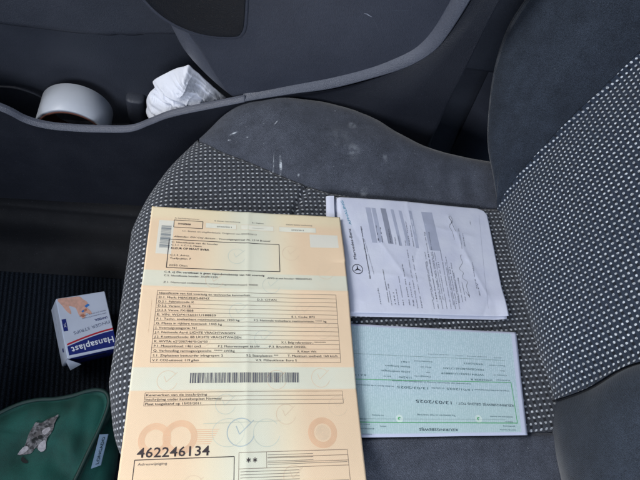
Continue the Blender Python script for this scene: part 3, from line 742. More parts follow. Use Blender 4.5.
cbox(13.8, 200.8, 195.5, 212.6, 0.3); D.line(c2(13.8, 204.8), c2(195.5, 204.8), .00028, I_line, cz); D.line(c2(13.8, 208.7), c2(195.5, 208.7), .00028, I_line, cz)
ct("Kenmerken van de inschrijving", 14.6, 204.0, 68, 2.1); ct("Inschrijving onder kentekenplaat Normaal", 14.6, 207.9, 81, 2.1); ct("Plaat toegekend op 15/03/2011", 14.6, 211.9, 63, 2.1)
ct("462246134", 12.8, 255.4, 72.5, 7.8, I_black, bold=.012)
cbox(11.6, 257.2, 93.6, 293, 0.6, I_black); ct("Adreswijziging", 14.4, 261.6, 38, 1.9, I_grey)
cbox(97.5, 254.2, 195, 293, 0.35); D.line(c2(97.5, 267.4), c2(195, 267.4), .0003, I_line, cz); D.line(c2(121.5, 254.2), c2(121.5, 267.4), .0003, I_line, cz)
for uc in (105.8, 111.4):
    for an in (90, 30, 150): e = Vector((math.cos(math.radians(an)), math.sin(math.radians(an)))) * 2.0; D.line(c2(uc - e.x, 260.6 - e.y), c2(uc + e.x, 260.6 + e.y), .0007, I_black, cz)
for k in range(4): D.line(c2(122.5, 256.8 + k * 2.6), c2(163 if k < 3 else 194, 256.8 + k * 2.6), .0003, I_grey, cz); 
D.line(c2(122, 258.7), c2(195, 258.7), .0003, I_line, cz); D.line(c2(122, 263.2), c2(195, 263.2), .0003, I_line, cz)
for k in range(5): D.line(c2(99, 269.8 + k * 2.4), c2(150 if k < 4 else 194, 269.8 + k * 2.4), .0003, I_grey, cz)
cert = D.build("vehicle_certificate")
tag(cert, "large cream and orange vehicle registration sheet with ruled table, barcode and number 462246134", "document")

# ---- white conformity letter, a folded stack lying sideways
wq = [at(337, 196.5, 0.0005), at(487, 208, -0.002), at(507.5, 317, -0.004), at(341, 312.5, 0.0)]     # TL, TR, BR, BL
def wfn(a, b):     # a: left->right (x), b: top->bottom (towards the driver)
    p = wq[0].lerp(wq[1], a).lerp(wq[3].lerp(wq[2], a), b)
    # rounded corner at the top right
    return (p.x, p.y)
X0 = wq[0].x
CREASE = [(0.285, .345, .298, .285, .0009, .004), (.298, .285, .312, .235, .0008, .003), (.312, .235, .30, .213, -.0007, .003), (.23, .36, .236, .30, .0006, .003), (.236, .30, .222, .262, -.0006, .003), (.165, .262, .235, .255, .0005, .003),
          (.235, .255, .30, .258, -.0004, .003), (.19, .30, .215, .255, .0006, .0025), (.16, .225, .19, .24, .0006, .003), (.25, .33, .31, .318, .0005, .003), (.15, .34, .165, .30, -.0006, .004), (.26, .225, .29, .25, .0005, .003)]
def wz(x, y):
    z = 0.0000 - 0.0045 * sstep(0.20, 0.335, x)
    z += 0.0011 * noise.noise(Vector((x * 10, y * 10, 2)))
    z += 0.0022 * sstep(0.25, 0.23, y) * sstep(0.26, 0.31, x) * 0.6 + 0.003 * sstep(.315, .335, x) * sstep(.26, .215, y)
    P_ = Vector((x, y))
    for (ax, ay, bx, by, h, wd) in CREASE:
        A = Vector((ax, ay)); B = Vector((bx, by)); d = B - A; t = max(0, min(1, (P_ - A).dot(d) / d.length_squared)); q = P_ - A - d * t
        z += h * math.exp(-q.length / wd)
    return z - 0.0035 * sstep(X0 + 0.004, X0 - 0.001, x)
def corner(fn, r=0.06):
    def g(a, b):
        # round the top right corner slightly by pulling it inward
        x, y = fn(a, b); k = max(0, (a - (1 - r)) / r) * max(0, (r - b) / r)
        return (x - 0.0045 * k, y - 0.0030 * k)
    return g
base = sheet(corner(wfn), wz, 120, 90, lambda a, b: (210 * a, 150 * b))
D = Print(base, [M_white])
I_lt = ink("toner_grey", (104, 108, 122)); I_dk = ink("toner_black", (44, 46, 56)); I_hl = ink("grey_shading", (150, 155, 172)); I_hl2 = ink("light_grey_shading", (178, 184, 204)); I_pen = ink("teal_pen", (86, 160, 186)); I_bl = ink("ballpoint", (54, 54, 66))
def wp(px, py): p = at(px, py, -0.001); return (p.x, p.y)
def wt(s_, a_, b_, h, m=I_lt, **k): D.text(s_, wp(*a_), wp(*b_), h / 1000, m, wz, lift=0.0004, **k)
# emblem: three pointed star in a ring
c = wp(357.3, 269.5); r_ = 0.0058
D.ring(c, r_, r_, .0007, I_dk, wz, 0.0003)
d0 = (Vector(wp(350, 225)) - Vector(wp(357, 268))).normalized()
for k in range(3):
    an = 2 * math.pi * k / 3; ca, sa = math.cos(an), math.sin(an); d = Vector((d0.x * ca - d0.y * sa, d0.x * sa + d0.y * ca)); q = Vector((-d.y, d.x)) * .0009; c_ = Vector(c)
    D.put([c_ + q, c_ - q, c_ + d * r_ * .96], [(1, 2, 0)], I_dk, wz, 0.0003)
wt("Mercedes-Benz", (356.5, 260), (350.2, 229), 3.3, I_dk)
wt("EG-Overeenstemmingscertificaat voor voertuigen", (370.5, 279), (361, 227), 1.5, I_dk, bold=.02)
wt("Volledige voertuigen - Categorie N1", (374, 275), (364.5, 240), 1.0)
wt("AFHALING", (351.5, 225), (342.5, 201), 3.0, I_pen)
# shaded blocks and rows of print, all sideways (reading away from the driver)
for (x0, y0, x1, y1, wpx, m) in ((372, 243, 365, 208, 5, I_hl2), (378.5, 243, 371, 208.5, 4, I_hl2), (388, 244, 380, 209, 5.2, I_hl), (399, 246, 390, 210, 3, I_hl2), (407, 246, 398, 211, 3, I_hl2), (430, 250, 421, 212, 11, I_hl2), (416, 248, 408, 211, 3, I_hl2)):
    D.quad(wp(x0, y0), wp(x0 + wpx, y0 + .4), wp(x1 + wpx, y1 + .4), wp(x1, y1), m, wz, 0.00015)
random.seed(5)
def words(n):
    w_ = ["van", "het", "voertuig", "massa", "type", "merk", "de", "motor", "en", "emissie", "wielen", "assen", "kg", "mm", "max", "niveau", "nummer", "1461", "N1", "in", "fabrikant", "variant"]; return " ".join(random.choice(w_) for _ in range(n))
def col(x, ya, yb, h=1.1, m=I_lt, n=6):
    h *= 1.45; n = max(1, int(abs(ya - yb) / 9.5))
    # a sideways line of print starting at pixel y=ya and reading up to yb
    sl = -0.185; wt(words(n), (x, ya), (x + (yb - ya) * -sl, yb), h, m)
for x, ya, yb, n in ((379, 243, 226, 3), (383, 244, 228, 3), (391, 244, 230, 3), (396, 245, 238, 1), (400, 246, 236, 2), (410, 246, 222, 3), (414, 247, 226, 3), (406, 246, 241, 1),
                     (381, 305, 288, 3), (389, 303, 270, 5), (392, 306, 284, 4), (396, 306, 293, 2), (399, 306, 289, 3), (404, 306, 277, 4), (410, 306, 264, 6), (414, 307, 282, 3)):
    col(x, ya, yb, 1.0, I_dk if n > 4 else I_lt, n)
for k in range(9): col(426 + k * 4.3 - (8 if k < 2 else 0), 309, 250 + (k % 3) * 6 if k not in (3, 4) else 232, 0.95, I_lt, 11)
for k in range(4): col(434 + k * 3.2, 300, 252, 0.9, I_lt, 9)
for k in range(5): col(454 + k * 3.1, 305 - k, 262 + 5 * k, 0.95, I_lt, 8)
for x, ya, yb in ((463, 248, 228), (466, 246, 233), (478, 288, 262), (481, 296, 283), (472, 224, 220)): col(x, ya, yb, 1.0, I_lt, 4)
def pen(pts, m=I_bl, wd=.00028): D.poly([Vector((p.x, p.y)) for p in catmull([(*wp(x, y), 0) for x, y in pts], 5, False)], wd, m, wz, lift=0.0003)
pen([(455, 239), (453, 232), (450, 226), (452, 221), (449, 217), (451, 216), (453, 221), (450, 224)]); pen([(449, 216), (456, 231)], wd=.0003)
pen([(466, 291), (470, 296), (467, 286), (468, 281), (463, 277), (464, 272), (460, 268), (463, 262), (461, 256), (462, 254)]); pen([(470, 297), (469, 294)], wd=.0005)
D.line(wp(480, 214), wp(489, 308), .0002, I_hl, wz)
white = D.build("conformity_letter")
tag(white, "white stack of folded letter sheets lying sideways with round emblem, print and signatures", "document")
for k in range(1, 6):    # pages under the top sheet, slightly out of register
    ox, oy = (-0.0006 * k, 0.0002) if k < 4 else (-0.0012, -0.0012 * (k - 3)); 
    def pf(a, b, ox=ox, oy=oy, k=k):
        x, y = corner(wfn)(a, b); return (x + ox - 0.0022 * k * (1 - a) * (a < .3) * (1 if k < 4 else 0), y + oy)
    base = sheet(pf, (lambda x, y, k=k: wz(x + 0.0006 * k, y) - 0.0008 * k - 0.003 * sstep(X0, X0 - .01, x)), 50, 12, lambda a, b: (210 * a, 150 * b), 0.00035)
    o = mesh("page", base[0], base[1], M_white, white, True, base[2])
# rolled spine of the folded letter
sp_a = at(325, 196, -0.003); sp_b = at(331, 235, -0.003)
def spine(a, b):
    y = lerp(wq[0].y + 0.001, wq[3].y, a); an = math.pi * lerp(0.08, 1.0, b); xr = X0 + 0.001 + (wq[3].x - X0) * a
    return Vector((xr - 0.0135 * math.sin(an) ** .8, y + 0.0012 * math.sin(an), -0.0052 + 0.0050 * math.cos(an)))
v, f = grid(30, 14, spine); U = [(0, 150 * (i // 15) / 30) for i in range(len(v))]
o = mesh("folded_spine", v, f, M_white, white, True, U)

# ---- green inspection certificate
def GQ(px, py): return at(px, py, -0.0065)
gq = [GQ(322, 322), GQ(515, 333), GQ(526.5, 435.5), GQ(322, 438)]
def gfn(a, b): p = gq[0].lerp(gq[1], a).lerp(gq[3].lerp(gq[2], a), b); return (p.x, p.y)
def gz(x, y): return -0.0058 + 0.0008 * math.sin(x * 26) + 0.0006 * noise.noise(Vector((x * 22, y * 22, 12))) + 0.0012 * sstep(.30, .34, x)
base = sheet(gfn, gz, 76, 42, lambda a, b: (190 * a, 105 * b))
D = Print(base, [M_green])
I_green = ink("green_ink", (88, 180, 112)); I_g2 = ink("grey_green_ink", (92, 122, 128)); I_g3 = ink("dark_green_ink", (62, 82, 92)); I_gl = ink("thin_green_ink", (130, 160, 158)); I_w = ink("hologram_white", (214, 232, 226))
def gp(px, py): p = GQ(px, py); return (p.x, p.y)
def gt(s_, a_, b_, h, m=I_g2, **k): D.text(s_, gp(*a_), gp(*b_), h / 1000, m, gz, **k)   # a_ is the right hand end: the sheet lies upside down
D.line(gp(330, 378.5), gp(510, 383), .0006, I_green, gz); D.line(gp(340, 422), gp(516.5, 423.5), .0007, I_green, gz); D.line(gp(510, 383), gp(516.5, 423.5), .0006, I_green, gz)
D.line(gp(345, 353), gp(504, 361), .00025, I_gl, gz); D.line(gp(345, 418.5), gp(505, 420), .00018, I_gl, gz)
gt("KEURINGSBEWIJS GELDIG TOT :", (512.5, 405), (455.5, 402.5), 2.3, I_g3); gt("13/03/2025", (452.5, 401.8), (415.5, 399.8), 3.0, I_g3)
gt("Volgende periodieke keuring tussen", (508, 391), (474, 389.5), 1.4); gt("13/01/2025", (473, 389.6), (446, 388), 2.1); gt("en uiterlijk", (444, 388), (431, 387.5), 1.4); gt("13/03/2025", (429, 387.6), (397, 386), 2.3)
gt("na deze datum is de administratieve", (394, 386), (352, 384), 1.4)
gt("KEURINGSBEWIJS", (457, 429), (419, 428.2), 2.4, I_g3, bold=.01); gt("Te bewaren in het voertuig", (455, 415.2), (417, 414.2), 1.5)
gt("MERCEDES-BENZ CITAN", (483, 369.5), (443, 367.5), 1.9); gt("WDF4156031U188859", (483, 374.6), (441, 372.6), 1.9); gt("07/03/2013", (482, 364), (463, 363), 1.8); gt("1HNZ828 B", (492, 380), (470, 379), 1.8)
for s_, a_, b_ in (("Chassis nr", (506, 375.5), (492, 375)), ("Merk", (504, 371), (499, 370.8)), ("Datum 1e inschr", (504, 366), (488, 365.2)), ("Kenteken", (509, 380.6), (495, 380)), ("Kilometerstand", (432, 361.5), (414, 360.5)),
                   ("Kleur wit", (431, 367), (420, 366.5)), ("MTM", (430, 372), (426, 371.8)), ("Categorie", (431, 376.4), (414, 375.6))): gt(s_, a_, b_, 1.3)
gt("1461", (410, 361.5), (401, 361), 1.8); gt("Diesel Schepers", (410, 366.4), (385, 365), 1.8); gt("Lichte vrachtwagen", (410, 371.5), (381, 370), 1.9); gt("119.290", (412, 377), (399, 376.3), 1.9); gt("km nr", (391, 376), (383, 375.6), 1.5); gt("B A 1 B 1", (366, 374.5), (352, 374), 1.6)
gt("Het oordeel van technische keuring en identificatie van voertuig", (470, 383.8), (392, 380.2), 1.4)
for a_, b_ in (((501, 358.3), (493, 358)), ((486, 357.2), (466, 356.4)), ((462, 356), (455, 355.6)), ((449, 355), (428, 354))): gt("oordeel keuring", a_, b_, 0.9)
for k, (a_, b_) in enumerate((((515, 430), (499, 429.6)), ((514, 426.4), (502, 426)), ((512, 422), (504, 421.6)), ((512, 417), (489, 416.2)), ((384, 415), (372, 414.6)), ((374, 428.5), (358, 428)), ((370, 424), (360, 423.7)), ((372, 434), (362, 433.7)), ((366, 419), (356, 418.6)), ((386, 426), (380, 425.8)))):
    gt(("voor de keuring", "goedkeuring", "station nr", "identificatie van houder")[k % 4], a_, b_, 1.2)
for x, y in ((399.5, 418.5), (478, 419)):
    D.ring(gp(x, y), .0022, .0022, .0032, I_w, gz, 0.00012); D.ring(gp(x, y), .0011, .0011, .0010, I_green, gz, 0.0002, .5, 4.6)
green = D.build("inspection_certificate")
tag(green, "pale green inspection sheet lying upside down with green ruled band and date 13/03/2025", "document")

# ================================================================== TAPE ROLL IN THE POCKET
tape = empty("tape_roll", (-0.2053, 0.555, -0.168)); tag(tape, "wide white adhesive tape roll standing on edge in the door pocket", "tape roll")
tc = Vector((-0.2053, 0.5303, -0.1197)); ax = Vector((0.0114, 1, 0.0364)).normalized(); ux = ax.cross(Vector((0, 0, 1))).normalized(); uz = ux.cross(ax)
def lathe(name, prof_, mat, n=96):
    V = []; Fc = []; k = len(prof_)
    for i in range(n):
        an = 2 * math.pi * i / n
        for r, h in prof_: V.append(tc + ax * h + r * (math.cos(an) * ux + math.sin(an) * uz))
    for i in range(n):
        for j in range(k): Fc.append((i * k + j, ((i + 1) % n) * k + j, ((i + 1) % n) * k + (j + 1) % k, i * k + (j + 1) % k))
    me_o = mesh(name, V, Fc, mat); bm2 = bmesh.new(); bm2.from_mesh(me_o.data); bmesh.ops.recalc_face_normals(bm2, faces=bm2.faces); bm2.to_mesh(me_o.data); bm2.free()
    parent_keep(me_o, tape); return me_o
M_tape = plain("white_tape", (204, 210, 220), 0.38, 0.5, nscale=30, namt=0.04, bscale=200, bstr=0.08)
lathe("tape_band", [(0.0482, 0.0006), (0.0482, 0.0485), (0.0476, 0.0491), (0.0442, 0.0491), (0.0442, 0.0), (0.0476, 0.0)], M_tape)
lathe("cardboard_core", [(0.0441, -0.0004), (0.0441, 0.0487), (0.0415, 0.0487), (0.0415, -0.0004)], plain("brown_cardboard", (112, 68, 56), 0.9))

V = []; Fc = []
for i in range(25):
    an = math.radians(200 + 118 * i / 24)
    for h_ in (0.0012, 0.0482):
        hh = h_ + (0.0006 * math.sin(i * 2.1) if h_ > .03 else 0)
        V.append(tc + ax * hh + (0.04855 + (0.0012 if i == 24 else 0)) * (math.cos(an) * ux + math.sin(an) * uz))
for i in range(24): Fc.append((2 * i, 2 * i + 1, 2 * i + 3, 2 * i + 2))
o = mesh("tape_end", V, Fc, M_tape); parent_keep(o, tape)
# ================================================================== CRUMPLED CLOTH
M_cloth = plain("white_cloth", (232, 235, 244), 0.85, 0.2, nscale=40, namt=0.04, bscale=420, bstr=0.5, bdist=0.0010)
cl_px = [(147, 116), (146.5, 101), (149, 93), (155, 87), (153, 82), (160, 76), (168, 72), (177, 68), (184, 66.5), (189, 65), (196, 71), (205, 79), (216, 89), (229, 101), (226, 108), (205, 114), (180, 119), (160, 120), (150, 116)]
CLP = catmull([tuple(aty(x, y, 0.548)) for x, y in cl_px], 12); cc = sum(CLP, Vector()) / len(CLP); n = len(CLP)
V = []; Fc = []; NR = 60
def folds(p):
    q = Vector((p.x, p.z)); o_ = aty(226, 102, 0.548); r0 = math.atan2(q.y - o_.z, q.x - o_.x); rad_ = (q - Vector((o_.x, o_.z))).length
    w1 = noise.noise(Vector((p.x * 20, p.z * 20, 4))) * 0.5
    a_ = 1 - abs(noise.noise(Vector((r0 * 4.2 + w1, rad_ * 7, 0)))) * 2; a2 = 1 - abs(noise.noise(Vector((r0 * 9.5 + w1 * 2, rad_ * 14, 3)))) * 2
    b_ = 1 - abs(noise.noise(Vector((p.x * 48 + w1 * 3, p.z * 60, 4)))) * 2; c_ = noise.noise(Vector((p.x * 30 + 3, p.z * 38, 9)))
    return 0.010 * max(0, a_) ** 2.5 + 0.004 * max(0, a2) ** 3 + 0.003 * max(0, b_) ** 3 + 0.008 * c_
for side in (1, -1):
    for r in range(NR + 1 if side == 1 else NR):
        t = (1 - r / NR) if side == 1 else (r / NR)
        t = max(t, 0.002)
        for i in range(n):
            p = cc + (CLP[i] - cc) * t
            if side == 1: y = -0.020 * (1 - t ** 2.2) - folds(p) * min(1, (1 - t) * 5) 
            else: y = 0.014 * (1 - t * t)
            V.append(Vector((p.x + 0.0012 * noise.noise(p * 90), p.y + y, p.z)))
# order: front rows go rim->centre ; drop the back rows' order into a second fan
fr = NR + 1
for r in range(NR):
    for i in range(n): a_, b_ = r * n + i, r * n + (i + 1) % n; Fc.append((a_, b_, b_ + n, a_ + n))
off = fr * n
for r in range(NR - 1):
    for i in range(n): a_, b_ = off + r * n + i, off + r * n + (i + 1) % n; Fc.append((a_, b_, b_ + n, a_ + n))
for i in range(n): a_, b_ = off + (NR - 1) * n + i, off + (NR - 1) * n + (i + 1) % n; Fc.append((a_, b_, (i + 1) % n, i))
o = mesh("crumpled_cloth", V, Fc, M_cloth); bm2 = bmesh.new(); bm2.from_mesh(o.data); bmesh.ops.recalc_face_normals(bm2, faces=bm2.faces); bm2.to_mesh(o.data); bm2.free()
tag(o, "crumpled white cloth stuffed into the door pocket beside the armrest", "cloth")

# ================================================================== PLASTER BOX
BW, BL, BH = 0.0652, 0.0855, 0.0513
BQ = Matrix(((0.892, -0.3034, 0.335), (0.346, 0.9353, -0.0742), (-0.2908, 0.1821, 0.9393)))
BC = Vector((0, 0, 0.49259)) + 0.87 * (Vector((-0.2036, 0.3366, -0.3781)) - Vector((0, 0, 0.49259)))
box = bpy.data.objects.new("plaster_box", None); COL.objects.link(box); box.empty_display_size = 0.02
box.matrix_world = Matrix.Translation(BC) @ BQ.to_4x4()
tag(box, "small white and blue cardboard box of finger plasters tilted in the footwell", "box")
M_card = plain("white_card", (205, 214, 232), 0.45, 0.5, nscale=25, namt=0.04, bstr=0.05); M_navy = plain("navy_print", (28, 42, 120), 0.4, 0.5, namt=0.06); M_red = plain("red_print", (190, 44, 60), 0.4); M_wht = plain("white_print", (225, 230, 240), 0.4)
M_skin = plain("skin_tone_print", (226, 178, 160), 0.4, nscale=200, namt=0.1); M_skin2 = plain("skin_shadow_print", (196, 130, 106), 0.4); M_blu = plain("blue_print", (60, 130, 210), 0.4); M_gry = plain("grey_print", (110, 120, 150), 0.45); M_dk = plain("dark_slot", (14, 16, 34), 0.7)
bm2 = bmesh.new(); bmesh.ops.create_cube(bm2, size=1)
for v_ in bm2.verts: v_.co = Vector((v_.co.x * BW, v_.co.y * BL, v_.co.z * BH))
bmesh.ops.bevel(bm2, geom=bm2.edges[:], offset=0.0009, segments=2, affect='EDGES')
me = bpy.data.meshes.new("carton"); bm2.to_mesh(me); bm2.free(); link("carton", me, [M_card], box, False)
def lp(name, pts, z, m, side='top'):
    # flat print on the top face; coordinates 0..1 across and along
    V = []
    for a_, b_ in pts:
        if side == 'top': V.append(Vector(((a_ - .5) * BW, (b_ - .5) * BL, BH / 2 + z)))
        elif side == 'end': V.append(Vector(((a_ - .5) * BW, -BL / 2 - z, (b_ - .5) * BH)))
        else: V.append(Vector((-BW / 2 - z, (a_ - .5) * BL, (b_ - .5) * BH)))
    return V
class Flat:
    def __init__(s): s.v = []; s.f = []; s.mi = []; s.m = []
    def add(s, V, faces, m):
        b = len(s.v); s.v += V
        if m not in s.m: s.m.append(m)
        for f_ in faces: s.f.append(tuple(b + k for k in f_)); s.mi.append(s.m.index(m))
    def poly(s, pts, z, m, side='top'): V = lp('', pts, z, m, side); s.add(V, [tuple(range(len(V)))], m)
    def text(s, st_, A, B, h, z, m, side='top', bold=0.0, curve=0.0):
        A = Vector(A); B = Vector(B); vs, fs, wd = glyphs(st_, bold, 0)
        sc_ = Vector((BW, BL)) if side == 'top' else (Vector((BW, BH)) if side == 'end' else Vector((BL, BH)))
        A_ = Vector((A.x * sc_.x, A.y * sc_.y)); B_ = Vector((B.x * sc_.x, B.y * sc_.y)); d = B_ - A_; L = d.length; d.normalize(); q = Vector((-d.y, d.x)); out = []
        for x, y in vs:
            p = A_ + d * (x * L / wd) + q * (y * h / .7 + curve * math.sin(math.pi * x / wd)); out.append((p.x / sc_.x, p.y / sc_.y))
        s.add(lp('', out, z, m, side), fs, m)
FL = Flat()
arcp = [(0.04 + 0.955 * k / 16, 0.165 + 0.135 * math.sin(0.18 + 0.30 * math.pi * k / 16 * 1.35)) for k in range(17)]
FL.poly([(0.04, 0.045), (0.99, 0.035)] + arcp[::-1], 0.0002, M_navy)
FL.add(lp('', [q for p in arcp for q in ((p[0], p[1] + .018), (p[0], p[1] + .045))], .0002, M_red), [(2 * i, 2 * i + 1, 2 * i + 3, 2 * i + 2) for i in range(16)], M_red)
FL.text("Hansaplast", (0.965, 0.205), (0.10, 0.165), 0.0085, 0.0004, M_wht, bold=.02)
FL.text("FINGER STRIPS", (0.96, 0.485), (0.20, 0.405), 0.0044, 0.0003, M_gry)
FL.text("UNIVERSAL", (0.93, 0.56), (0.66, 0.545), 0.0032, 0.0003, M_navy, bold=.02)
FL.text("extra long plasters for fingers", (0.93, 0.625), (0.42, 0.60), 0.0017, 0.0003, M_gry); FL.text("elastic and strong adhesion", (0.93, 0.67), (0.38, 0.64), 0.0017, 0.0003, M_gry)
FL.poly([(0.03, 0.44), (0.115, 0.44), (0.115, 0.64), (0.03, 0.64)], .0002, M_navy); FL.text("XL", (0.095, 0.50), (0.095, 0.58), 0.0028, .0004, M_wht)
hand = catmull([(0.03, 0.985, 0), (0.10, 0.86, 0), (0.16, 0.76, 0), (0.23, 0.70, 0), (0.24, 0.76, 0), (0.22, 0.84, 0), (0.33, 0.80, 0), (0.36, 0.74, 0), (0.38, 0.66, 0), (0.44, 0.60, 0), (0.50, 0.62, 0), (0.52, 0.68, 0), (0.60, 0.64, 0), (0.64, 0.66, 0), (0.60, 0.73, 0), (0.56, 0.78, 0), (0.60, 0.85, 0), (0.52, 0.92, 0), (0.46, 0.975, 0), (0.25, 0.985, 0)], 3)
FL.poly([(p.x, p.y) for p in hand], .0002, M_skin); FL.poly([(0.40, 0.66), (0.45, 0.61), (0.50, 0.635), (0.47, 0.67)], .0003, M_skin2); FL.poly([(.50, .70), (.56, .72), (.55, .755), (.50, .74)], .0003, M_skin2)
FL.poly([(0.52, 0.80), (0.60, 0.83), (0.63, 0.80), (0.55, 0.765)], .0003, M_blu); FL.poly([(0.44, 0.72), (0.49, 0.74), (0.50, 0.71), (0.455, 0.695)], .0003, M_blu)
FL.poly([(0.06, 0.02), (1.0, 0.02), (1.0, 0.98), (0.06, 0.98)], .0003, M_navy, 'end'); FL.poly([(0.33, 0.52), (0.80, 0.52), (0.84, 0.60), (0.80, 0.70), (0.36, 0.70), (0.31, 0.60)], .0005, M_dk, 'end')
for a_, b_, s_ in ((.92, .30, 2), (.80, .35, 3), (.68, .33, 3), (.55, .4, 2)): FL.text("cm", (a_, b_ + .1), (a_ - .06, b_ + .1), 0.003, .0003, M_gry, 'left')
FL.poly([(.22, .55), (.17, .55), (.15, .70), (.22, .72)], .0003, M_navy, 'left'); FL.text("fingerstrips universal", (.75, .75), (.30, .75), 0.0016, .0003, M_gry, 'left')
me = bpy.data.meshes.new("box_print"); me.from_pydata([tuple(p) for p in FL.v], [], FL.f)
for p, i in zip(me.polygons, FL.mi): p.material_index = i
link("box_print", me, FL.m, box, False)
fl = [Vector((-BW / 2, -BL / 2 - .0004, BH / 2 - .002)), Vector((-BW / 2 + .018, -BL / 2 - .009, BH / 2 - .014)), Vector((-BW / 2 + .004, -BL / 2 - .013, BH / 2 - .019)), Vector((-BW / 2, -BL / 2 - .0004, BH / 2 - .016))]
mesh("side_flap", fl + [p + Vector((0, .0006, -.0006)) for p in fl], [(0, 1, 2, 3), (7, 6, 5, 4), (0, 4, 5, 1), (1, 5, 6, 2), (2, 6, 7, 3), (3, 7, 4, 0)], M_card, box, False)

# ================================================================== GREEN BAG
bag = empty("fabric_bag", (-0.2, 0.13, -0.3)); tag(bag, "dark green fabric pouch with kitten patch and small white side tag", "bag")
def green_fab():
    a = N("green_fabric"); o_ = a.objc(); n1 = a.noise(o_, 25, 4); n2 = a.noise(o_, 1600, 2)
    k = a.math('MULTIPLY', a.ramp(n1, .3, .7, .7, 1.3), a.ramp(n2, .3, .7, .75, 1.25)); v_ = a.n('ShaderNodeVectorMath', operation='SCALE'); v_.inputs[0].default_value = lin((4, 72, 64))[:3]; a.l(k, v_.inputs['Scale'])
    a.l(v_.outputs[0], a.b.inputs['Base Color']); a.b.inputs['Roughness'].default_value = .75; a.b.inputs['Sheen Weight'].default_value = .05; a.bump(a.math('ADD', n2, a.math('MULTIPLY', n1, 3.0)), .5, .0008); return a.m
M_gf = green_fab(); ZB = -0.215
bpx = [(-60, 446), (-20, 425), (0, 413), (20, 404), (38, 400), (55, 399), (72, 396), (87, 391.5), (98, 390), (106, 393), (109, 401), (106.5, 412), (99, 430), (90, 449), (80, 470), (68, 495), (50, 540), (0, 580), (-80, 560)]
BO = catmull([tuple(at(x, y, ZB)) for x, y in bpx], 6); bc_ = sum(BO, Vector()) / len(BO); nb = len(BO)
V = []; Fc = []; prof_b = [(1.0, -0.105), (1.02, -0.06), (1.018, -0.02), (1.0, -0.004), (.985, 0.001), (.965, 0.000), (.94, -.0015)] + [(.94 * (1 - k / 22), None) for k in range(1, 22)]
for k_, (s_, z_) in enumerate(prof_b):
    for p in BO:
        q = bc_ + (p - bc_) * s_
        z2 = (z_ if z_ is not None else -.0015 + 0.010 * (1 - (s_ / .94) ** 2)) + (0.008 * noise.noise(Vector((q.x * 22, q.y * 22, 1))) + .005 * noise.noise(Vector((q.x * 55, q.y * 34, 3)))) * (1 if k_ > 5 else .25)
        V.append(Vector((q.x, q.y, ZB + z2)))
for r in range(len(prof_b) - 1):
    for i in range(nb): a_, b_ = r * nb + i, r * nb + (i + 1) % nb; Fc.append((b_, a_, a_ + nb, b_ + nb))
V.append(Vector((bc_.x, bc_.y, ZB + .0085))); Fc += [((len(prof_b) - 1) * nb + (i + 1) % nb, (len(prof_b) - 1) * nb + i, len(V) - 1) for i in range(nb)]
o = mesh("pouch", V, Fc, M_gf); parent_keep(o, bag)
bm2 = bmesh.new(); bm2.from_mesh(o.data); bmesh.ops.recalc_face_normals(bm2, faces=bm2.faces); bm2.to_mesh(o.data); bm2.free()
pp = [bc_ + (p - bc_) * 1.0 + Vector((0, 0, -0.001)) for p in BO]; pp = [Vector((p.x, p.y, ZB + .0005 + .25 * .006 * noise.noise(Vector((p.x * 22, p.y * 22, 1))))) for p in pp]
o = tube("piping", pp + [pp[0]], 0.0026, plain("dark_green_piping", (12, 48, 45), .6), None, 8); parent_keep(o, bag)
# lower half of the pouch bulging out towards the seat
sd = [at(x, y, -0.235) for x, y in ((110, 398), (115, 410), (117, 425), (117, 440), (114, 458), (110, 480), (100, 520))]; sd = catmull([tuple(p) for p in sd], 6, False)
V = []; 
for p in sd:
    for k in range(9):
        an = math.pi * (k / 8 - .1); V.append(Vector((p.x - 0.030 + 0.030 * math.sin(an) + .002 * noise.noise(p * 60 + Vector((0, 0, k))), p.y, -0.262 + 0.030 * math.cos(an))))
Fc = [(i * 9 + j, i * 9 + j + 1, (i + 1) * 9 + j + 1, (i + 1) * 9 + j) for i in range(len(sd) - 1) for j in range(8)]
o = mesh("side_gusset", V, Fc, M_gf); parent_keep(o, bag)
# kitten patch
def bz(x, y): return ZB + 0.0085 + (0.008 * noise.noise(Vector((x * 22, y * 22, 1))) + .005 * noise.noise(Vector((x * 55, y * 34, 3)))) - 0.010 * min(1, ((Vector((x, y)) - Vector((bc_.x, bc_.y))).length / .17)) ** 2
def kit():
    a = N("kitten_print"); o_ = a.objc(); n1 = a.noise(o_, 260, 4, .6); n2 = a.noise(o_, 90, 2); c = a.mix(a.ramp(n1, .4, .62), lin((36, 37, 41)), lin((118, 118, 122))); c = a.mix(a.ramp(n2, .5, .65), c, lin((84, 82, 84)))
    a.l(c, a.b.inputs['Base Color']); a.b.inputs['Roughness'].default_value = .8; return a.m
M_kit = kit(); M_ear = plain("pale_fur_print", (160, 158, 164), .8, nscale=300, namt=.2); M_dkf = plain("dark_fur_print", (18, 24, 26), .8)
def patchp(name, px, m, lift, n=4):
    P = catmull([tuple(at(x, y, ZB + .006)) for x, y in px], n); c_ = sum(P, Vector()) / len(P); V = []; Fc = []; k = len(P)
    for r in range(5):
        for p in P: q = c_ + (p - c_) * (1 - r / 5); V.append(Vector((q.x, q.y, bz(q.x, q.y) + lift)))
    V.append(Vector((c_.x, c_.y, bz(c_.x, c_.y) + lift)))
    for r in range(4):
        for i in range(k): a_, b_ = r * k + i, r * k + (i + 1) % k; Fc.append((a_, b_, b_ + k, a_ + k))
    Fc += [(4 * k + i, 4 * k + (i + 1) % k, len(V) - 1) for i in range(k)]
    return V, Fc
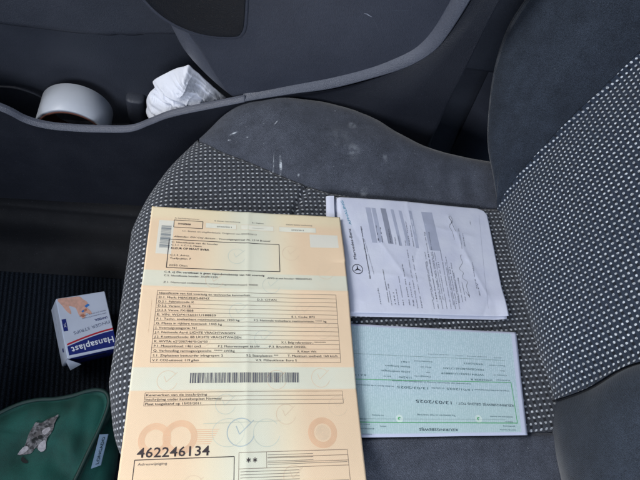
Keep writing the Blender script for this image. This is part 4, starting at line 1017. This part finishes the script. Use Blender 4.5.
KV = []; KF = []; KM = []
for px_, i_, lf in (([(17, 454), (24, 445), (29, 434), (33, 428), (37, 423), (42, 424), (49, 420), (55, 418), (60, 416), (56, 424), (54, 432), (48, 440), (46, 449), (41, 452), (36, 448), (31, 453), (23, 454)], 0, .0012),
                    ([(16.5, 454), (22, 447), (27, 446), (28, 449), (22, 453)], 1, .0018), ([(38, 448), (42, 443), (46.5, 441), (46, 449), (41, 452)], 1, .0018), ([(21, 456), (25, 459), (28, 462), (24, 463), (20, 460)], 2, .0012),
                    ([(32, 440), (36, 438), (37, 440), (33, 442)], 2, .0019), ([(39, 437), (43, 436), (43, 439), (40, 440)], 2, .0019), ([(43, 432), (50, 428), (52, 431), (46, 436)], 1, .0018)):
    V, Fc = patchp("", px_, None, lf, 2 if i_ else 3); b_ = len(KV); KV += V; KF += [tuple(b_ + k for k in t) for t in Fc]; KM += [i_] * len(Fc)
o = mesh("kitten_patch", KV, KF, [M_kit, M_ear, M_dkf], None, True, None, KM); parent_keep(o, bag)
# sewn side tag
tq = [at(99.5, 434.5, -0.214), at(108, 434, -0.222), at(100.5, 465, -0.222), at(91, 468.5, -0.214)]
V = [p for p in tq] + [p + Vector((.0005, 0, -.0009)) for p in tq]
o = mesh("tag", V, [(0, 1, 2, 3)[::-1], (4, 5, 6, 7), (0, 4, 5, 1)[::-1], (1, 5, 6, 2)[::-1], (2, 6, 7, 3)[::-1], (3, 7, 4, 0)[::-1]], plain("tag_fabric", (150, 178, 206), .7), None, False); parent_keep(o, bag)
vs, fs, wd = glyphs("LONGADO", 0.015, 0); A = tq[3].lerp(tq[2], .72); B = tq[0].lerp(tq[1], .72); d = B - A; L_ = d.length; nn = (tq[2] - tq[3]).normalized(); up = (tq[1] - tq[0]).cross(tq[3] - tq[0]).normalized(); up = up if up.z > 0 else -up
o = mesh("tag_lettering", [A + d * (.06 + .86 * x / wd) - nn * (y * .0062) + up * .0004 for x, y in vs], fs, I_g3, None, False); parent_keep(o, bag)
